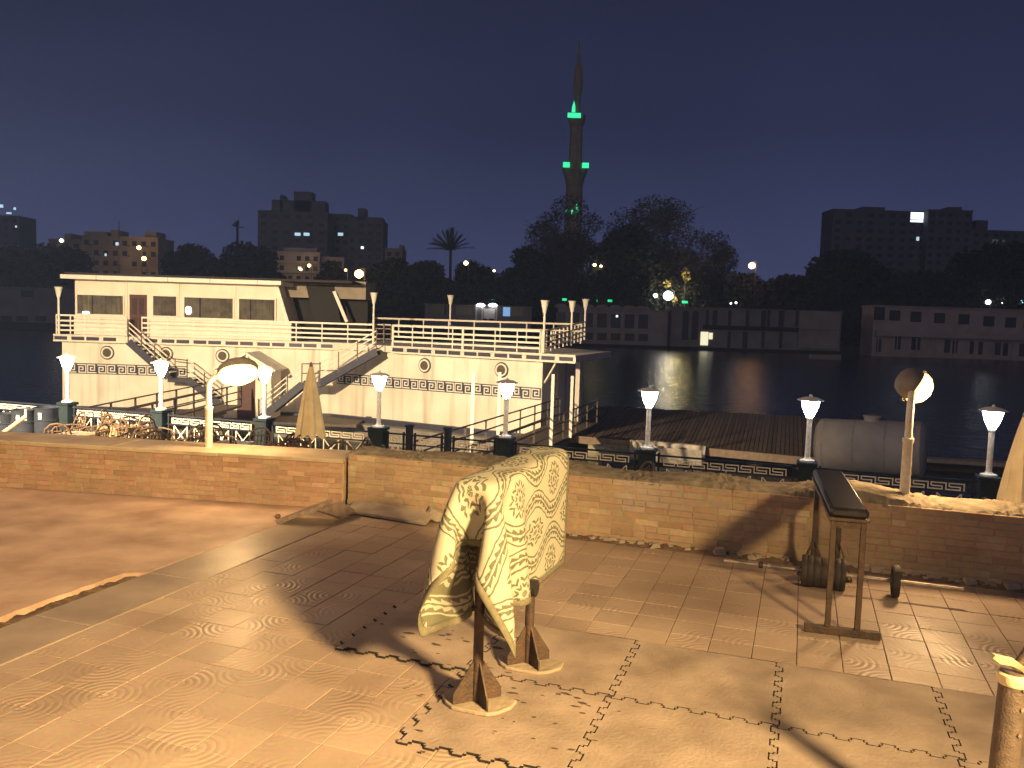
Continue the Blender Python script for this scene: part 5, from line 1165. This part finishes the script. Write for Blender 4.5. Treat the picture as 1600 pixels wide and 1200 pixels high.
# ------------------------------------------------------------------ minaret
ym = 300.0; mb_ = P(896, 330, ym); mk = ym / FPX
mn = thing('minaret', 'tall slender mosque minaret with green lit balconies above the trees', 'minaret', (mb_.x, ym, ZG))
m_stone = mat('minaret_stone', (.34, .28, .17), .9, (.25, .2, .13), scale=.5, coords='World')
m_green = emis('green_light', (.05, .95, .42), 1.25)
def zpy(py): return P(898, py, ym).z
def MR(px): return px * mk
MB().box(mb_.x - MR(17), mb_.x + MR(17), ym - MR(17), ym + MR(17), ZG, zpy(372)).build('base', m_stone, mn)
def sec(name, prof, n=8): return MB().lathe([(MR(r_), zpy(py)) for r_, py in prof], c=(mb_.x, ym, 0), n=n).build(name, m_stone, mn)
sec('lower_shaft', [(13.5, 372), (13, 300), (12.5, 292)]); sec('lower_corbel', [(12.5, 292), (15, 280), (18.5, 270), (19, 268)], 16)
sec('lower_balcony', [(19.5, 268), (19.5, 258), (18, 258), (18, 266), (10.5, 266)], 16); sec('middle_shaft', [(10.5, 266), (9.5, 200), (9.5, 196)])
sec('upper_corbel', [(9.5, 198), (13, 189)], 14); sec('upper_balcony', [(13.5, 189), (13.5, 181), (12.3, 181), (12.3, 187), (6.5, 187)], 14)
sec('upper_shaft', [(5.2, 188), (4.6, 148)]); sec('lantern', [(4.8, 148), (7.0, 142), (7.4, 130), (6, 112), (3.4, 100), (2.6, 96)], 12); sec('spire', [(2.6, 96), (2.8, 90), (1.5, 78), (.8, 66)], 8); sec('finial', [(.5, 67), (1.0, 64), (.3, 58)], 6)
for a, py, w in ((-1, 262, 1), (1, 262, 1)): MB().box(mb_.x + a * MR(14.5) - MR(5), mb_.x + a * MR(14.5) + MR(5), ym - MR(19.5), ym - MR(18.6), zpy(265.5), zpy(257.5)).build('green_lamp', m_green, mn)
MB().box(mb_.x - MR(15), mb_.x + MR(5), ym - MR(14.4), ym - MR(13.7), zpy(187.5), zpy(180)).build('green_lamp', m_green, mn)
MB().prism([(mb_.x - MR(9), ym - MR(14), zpy(179)), (mb_.x - MR(3.5), ym - MR(14), zpy(179)), (mb_.x - MR(3.8), ym - MR(14), zpy(170)), (mb_.x - MR(5.8), ym - MR(14), zpy(161)), (mb_.x - MR(8.5), ym - MR(14), zpy(170))], (0, MR(.8), 0)).build('green_lamp', m_green, mn)
for px, py, h in ((885, 329, 4), (894, 331, 6), (902, 322, 8), (902, 330, 8)): p = P(px, py, ym - MR(14.2)); MB().box(p.x - MR(1.1), p.x + MR(1.1), p.y, p.y + .2, p.z - MR(h / 2), p.z + MR(h / 2)).build('green_lamp', m_green, mn)

# ------------------------------------------------------------------ houseboats along the far bank
m_f1 = mat('far_pink', (.40, .34, .32), .9, (.31, .26, .25), scale=.3, coords='World'); m_f2 = mat('far_grey', (.31, .28, .28), .9, scale=.3, coords='World'); m_f3 = mat('far_dim', (.24, .22, .225), .9, scale=.3, coords='World')
def far_boat(label, x0, x1, top, bot, y, m, depth=7):
    a, b = P(x0, top, y), P(x1, bot, y); zt = P((x0 + x1) / 2, top, y).z; zb_ = P((x0 + x1) / 2, bot, y).z
    r_ = thing('far_houseboat', label, 'houseboat', ((a.x + b.x) / 2, y, ZW)); MB().box(a.x, b.x, y, y + depth, zb_, zt).build('wall', m, r_)
    MB().box(a.x - .2, b.x + .2, y - .4, y + depth, ZW - .3, zb_ - .002).build('pontoon', m_dark, r_); MB().box(a.x - .3, b.x + .3, y - .35, y + depth, zt + .002, zt + .22).build('roof', m, r_)
    return r_
def fwin(r_, px, py, w, h, y, m=m_win, nm='window', arch=False):
    c = P(px, py, y); k = y / FPX; w, h = w * k, h * k
    if arch: poly = [(-w / 2, -h / 2), (w / 2, -h / 2), (w / 2, h / 2 - w / 2)] + [(w / 2 * math.cos(t), h / 2 - w / 2 + w / 2 * math.sin(t)) for t in [math.pi * i / 8 for i in range(1, 8)]] + [(-w / 2, h / 2 - w / 2)]; MB().prism([(c.x + x, y - .06, c.z + z) for x, z in poly], (0, .05, 0)).build(nm, m, r_)
    else: MB().box(c.x - w / 2, c.x + w / 2, y - .06, y - .005, c.z - h / 2, c.z + h / 2).build(nm, m, r_)
yA = 203.0
A_ = far_boat('pink two storey houseboat at the right edge with square windows', 1366, 1625, 482, 566, yA, m_f1)
for px, py in ((1374, 490), (1398, 493), (1431, 495), (1468, 497), (1506, 499), (1545, 502), (1579, 504), (1608, 505)): fwin(A_, px, py, 17, 16 if px > 1380 else 20, yA)
p, q = P(1366, 524, yA), P(1625, 524, yA); zz = P(1490, 526, yA).z; MB().box(p.x, q.x, yA - 1.3, yA - .001, zz - .35, zz + 1.0).build('balcony', m_f1, A_)
for px, py, w in ((1373, 540, 8), (1403, 536, 9), (1431, 537, 14), (1480, 541, 9), (1492, 542, 8), (1519, 543, 8), (1532, 544, 7), (1559, 545, 9), (1571, 546, 8), (1597, 547, 9)): fwin(A_, px, py, w, 20, yA, nm='doorway')
for k in range(9): p = P(1367 + k * 30, 560, yA); MB().box(p.x - .1, p.x + .1, yA - 1.28, yA - 1.08, P(1490, 568, yA).z, zz - .352).build('veranda_post', m_f1, A_)
yBt = 206.0
B_ = far_boat('grey two storey houseboat with one lit yellow window', 1050, 1312, 484, 545, yBt, m_f3)
for i, px in enumerate((1071, 1086)): fwin(B_, px, 508, 10, 46, yBt, arch=True, nm='arched_opening')
for px, w in ((1105, 5), (1117, 8), (1140, 5), (1168, 6), (1193, 8), (1201, 5), (1221, 9), (1245, 4)): fwin(B_, px, 498, w, 26, yBt, nm='dark_pillar_gap')
for px, w in ((1139, 5), (1164, 8), (1192, 5), (1220, 5)): fwin(B_, px, 531, w, 26, yBt, nm='dark_pillar_gap')
p, q = P(1098, 514, yBt), P(1248, 514, yBt); z0 = P(1170, 513, yBt).z; MB().box(p.x, q.x, yBt - .35, yBt - .002, z0 - .5, z0 + .5).build('balcony', m_dark, B_)
fwin(B_, 1100.5, 529, 12, 21, yBt - .1, emis('far_yellow_window', (1., .95, .62), 1.0), 'lit_window'); fwin(B_, 1110.5, 525, 6, 10, yBt - .1, emis('far_yellow_window', (1., .95, .62), 1.0), 'lit_window')
p, q = P(1248, 500, yBt), P(1311, 500, yBt); z0, z1 = P(1280, 545, yBt).z, P(1280, 486, yBt).z; MB().box(p.x, q.x, yBt - .5, yBt - .003, z0, z1).build('end_bay', m_f2, B_); MB().box(p.x, q.x, yBt - .62, yBt - .501, (z0 + z1) / 2 - .15, (z0 + z1) / 2 + .15).build('end_band', m_f3, B_)
p = G(1290, 562, ZW + .02); small_boat(p, 6.4, 2.2, .95, 0.05, 'small pale boat moored below the grey houseboat', m_f2)
yC2 = 208.0
C_ = far_boat('grey houseboat with a row of arched bays behind the stern', 872, 1042, 484, 538, yC2, m_f2)
for k in range(7):
    px = 876 + k * 21.5; c = P(px, 490 + k * .55, yC2); z0 = P(956, 480, yC2).z; w = 10.2 * yC2 / FPX
    poly = [(c.x + w * math.cos(t), yC2 - .3, z0 - .4 + .95 * math.sin(t)) for t in [math.pi * i / 10 for i in range(11)]]; MB().prism(poly, (0, 5, 0)).build('arched_gable', m_f2, C_)
    fwin(C_, px, 499 + k * .6, 15, 22, yC2, nm='bay_opening'); fwin(C_, px, 524 + k * .6, 15, 11, yC2, nm='lower_window')
fwin(C_, 964, 494, 3, 3, yC2 - .2, m_litw, 'bulb')
yD = 205.0
D_ = far_boat('long low grey houseboat with a brightly lit white porch', 664, 830, 478, 512, yD, m_f3)
for px, w in ((683, 27), (725, 26), (696, 3), (784, 4), (806, 16), (816, 4)): fwin(D_, px, 483 + (px - 664) * .03, w, 15, yD)
fwin(D_, 791.5, 487, 11, 14, yD - .1, emis('blue_window', (.25, .52, .9), .75), 'lit_window')
for px in (751, 770): p = P(px, 478, yD - .4); MB().lathe([(.25, -.25), (.95, -.1), (1.15, .2), (.7, .55), (.1, .65)], c=p, n=14).build('porch_light', emis('porch_white', (.92, .95, 1.), 5), D_, smooth=True)
for px in (744.5, 754, 776): p, q = P(px, 478, yD - .5), P(px, 500, yD - .5); MB().box(p.x - .22, p.x + .22, yD - .55, yD - .4, q.z, p.z).build('porch_post', m_white, D_)
p, q = P(756, 482, yD), P(773, 499, yD); MB().box(p.x, q.x, yD - .12, yD - .07, q.z, p.z).build('porch_door', m_white, D_)
for px, w in ((757, 5), (768, 6)): p = P(px, 500, yD - .9); MB().box(p.x - .5, p.x + .5, yD - 1.0, yD - .7, p.z - .5, p.z + .35).build('porch_seat', m_dark, D_)
yE = 204.0
E_ = far_boat('dim grey houseboat at the far left edge', -60, 118, 450, 503, yE, m_f3); fwin(E_, 43, 459, 20, 10, yE); fwin(E_, 20, 506, 6, 8, yE); fwin(E_, 92, 462, 10, 10, yE)
for px in (10, 35, 64): fwin(E_, px, 498, 18, 9, yE)

# ------------------------------------------------------------------ lamps and lights on the far bank
m_sod = emis('far_sodium', (1., .58, .16), 14); m_sod2 = emis('far_warm', (1., .75, .42), 8); m_wh = emis('far_white', (.86, .93, 1.), 7); m_gr = emis('far_green', (.03, .9, .36), 1.1)
def far_lamp(px, py, y, r_px, m, label, light_w=0, col=(1, .6, .2)):
    c = P(px, py, y); r_ = r_px * y / FPX; t = thing('far_street_lamp', label, 'street lamp', (c.x, y, ZG), 0, 'street lamps on the far bank')
    MB().tube([(c.x + r_ * 1.2, y + .3, ZG), (c.x + r_ * 1.2, y + .3, c.z + r_), (c.x + r_ * .4, y + .1, c.z + r_ * 1.3)], .1, 6).build('pole', m_gang, t)
    MB().lathe([(r_ * .3, -r_ * .9), (r_ * .85, -r_ * .5), (r_, 0), (r_ * .8, r_ * .55), (r_ * .25, r_ * .9)], c=c, n=12).build('lamp_globe', m, t, smooth=True)
    if light_w:
        l_ = light('far_lamp_light', 'POINT', c + Vector((0, -r_ * 1.6 - .2, .2)), col, light_w, shadow_soft_size=.3); l_.parent = t; l_.matrix_parent_inverse = PM[t.name].inverted()
far_lamp(561, 428, 214.5, 7, m_sod, 'big yellow street lamp above the houseboat roof', 900)
far_lamp(728, 411, 216, 3.6, m_sod2, 'small warm lamp right of the fan palm', 0)
far_lamp(1175, 415, 216, 5.5, emis('far_orange', (1., .55, .22), 9), 'orange street lamp on the trees right of centre', 700, (1, .5, .25))
far_lamp(217, 387, 250, 3.2, m_sod, 'upper orange lamp in front of the tan block', 500); far_lamp(225, 404, 250, 3.4, m_sod, 'lower orange lamp in front of the tan block', 500)
far_lamp(96, 376, 222, 3.0, m_sod2, 'pale lamp above the round tree at left', 100, (1, .85, .7)); far_lamp(483, 415, 255, 2.6, m_sod, 'right orange lamp before the white flats', 300); far_lamp(470, 421, 255, 2.2, m_sod2, 'left orange lamp before the white flats', 200)
far_lamp(540, 422, 216, 2.0, m_sod, 'faint lamp left of the big yellow lamp'); far_lamp(772, 423, 217, 2.0, m_sod2, 'faint warm lamp at the end of the palm trees')
far_lamp(929, 414, 217, 2.6, m_sod2, 'left of two warm lamps in the bare tree', 150, (1, .8, .4)); far_lamp(939, 416, 217, 2.2, m_sod2, 'right of two warm lamps in the bare tree')
far_lamp(1044, 462, 214.6, 8, emis('far_flood', (1., .95, .85), 5), 'large white floodlight behind the grey houseboat', 1500, (1, .9, .65)); far_lamp(1024, 462, 214.6, 3.5, m_wh, 'small white light left of the floodlight')
far_lamp(1544, 472, 216, 4, m_wh, 'left white light above the pink houseboat'); far_lamp(1568, 472, 216, 2.8, m_wh, 'middle white light above the pink houseboat'); far_lamp(1597, 472, 216, 3.2, emis('far_cyan', (.4, .8, 1.), 3), 'pale blue light at the right edge')
far_lamp(1142, 474, 214.8, 1.5, m_wh, 'left of two tiny white lights over the grey houseboat'); far_lamp(1150, 473, 214.8, 1.7, m_wh, 'right of two tiny white lights over the grey houseboat')
# yellow floodlit shrubs next to the floodlight
def shrub(px, py, hw, hh, y, label):
    c = P(px, py, y); k = y / FPX; r_ = thing('lit_shrub', label, 'shrub', (c.x, y, ZG), 0, 'floodlit shrubs'); MB().tube([(c.x, y, ZG), c], [.2, .08], 6).build('stem', m_bark, r_)
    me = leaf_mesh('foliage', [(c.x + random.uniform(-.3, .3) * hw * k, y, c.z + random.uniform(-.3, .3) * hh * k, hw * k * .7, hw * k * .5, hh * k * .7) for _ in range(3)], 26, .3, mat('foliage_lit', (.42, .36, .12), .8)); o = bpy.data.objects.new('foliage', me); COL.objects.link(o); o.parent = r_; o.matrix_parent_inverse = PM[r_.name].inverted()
shrub(1071, 431, 11, 13, 215.6, 'yellow lit leaves high above the floodlight'); shrub(1056, 468, 7, 9, 214.9, 'yellow lit shrub right of the floodlight'); shrub(1042, 445, 8, 9, 215.6, 'yellow lit leaves just above the floodlight')
l_ = light('shrub_flood', 'POINT', P(1060, 448, 213.2), (1, .75, .25), 1200, shadow_soft_size=.3)
# green neon signs
for px, py, w, lab in ((772, 467, 8, 'small green light above the lit porch'), (882, 468, 7, 'green light left of the stern lamps'), (922, 470, 6, 'left of two green lights over the arched houseboat'), (930, 470, 7, 'right of two green lights over the arched houseboat'), (953, 470, 7, 'green light right of the arched pair'), (1070, 472, 9, 'green light beside the yellow shrub')):
    c = P(px, py, 213.5); t = thing('green_sign', lab, 'light', (c.x, 213.5, ZG), 0, 'green lights on the far bank'); k = 213.5 / FPX
    MB().box(c.x - w * k / 2, c.x + w * k / 2, 213.4, 213.5, c.z - 1.8 * k, c.z + 1.8 * k).build('tube', m_gr, t, bevel=.1); MB().tube([(c.x, 213.6, ZG), (c.x, 213.6, c.z)], .06, 6).build('post', m_gang, t)

# ------------------------------------------------------------------ night haze over the river
hz_ = MB().box(-420, 420, -12, 372, -8.0, 95).build('haze', [], None); tag(hz_, 'thin night haze over the river and the far bank', 'haze', kind='stuff')
mh = bpy.data.materials.new('haze'); mh.use_nodes = True; nh, lh = mh.node_tree.nodes, mh.node_tree.links; nh.remove(nh['Principled BSDF'])
pv = nh.new('ShaderNodeVolumePrincipled'); pv.inputs['Color'].default_value = (.34, .50, 1, 1); pv.inputs['Density'].default_value = 0.0006; lh.new(pv.outputs[0], nh['Material Output'].inputs['Volume'])
hz_.data.materials.clear(); hz_.data.materials.append(mh); S.cycles.volume_bounces = 0
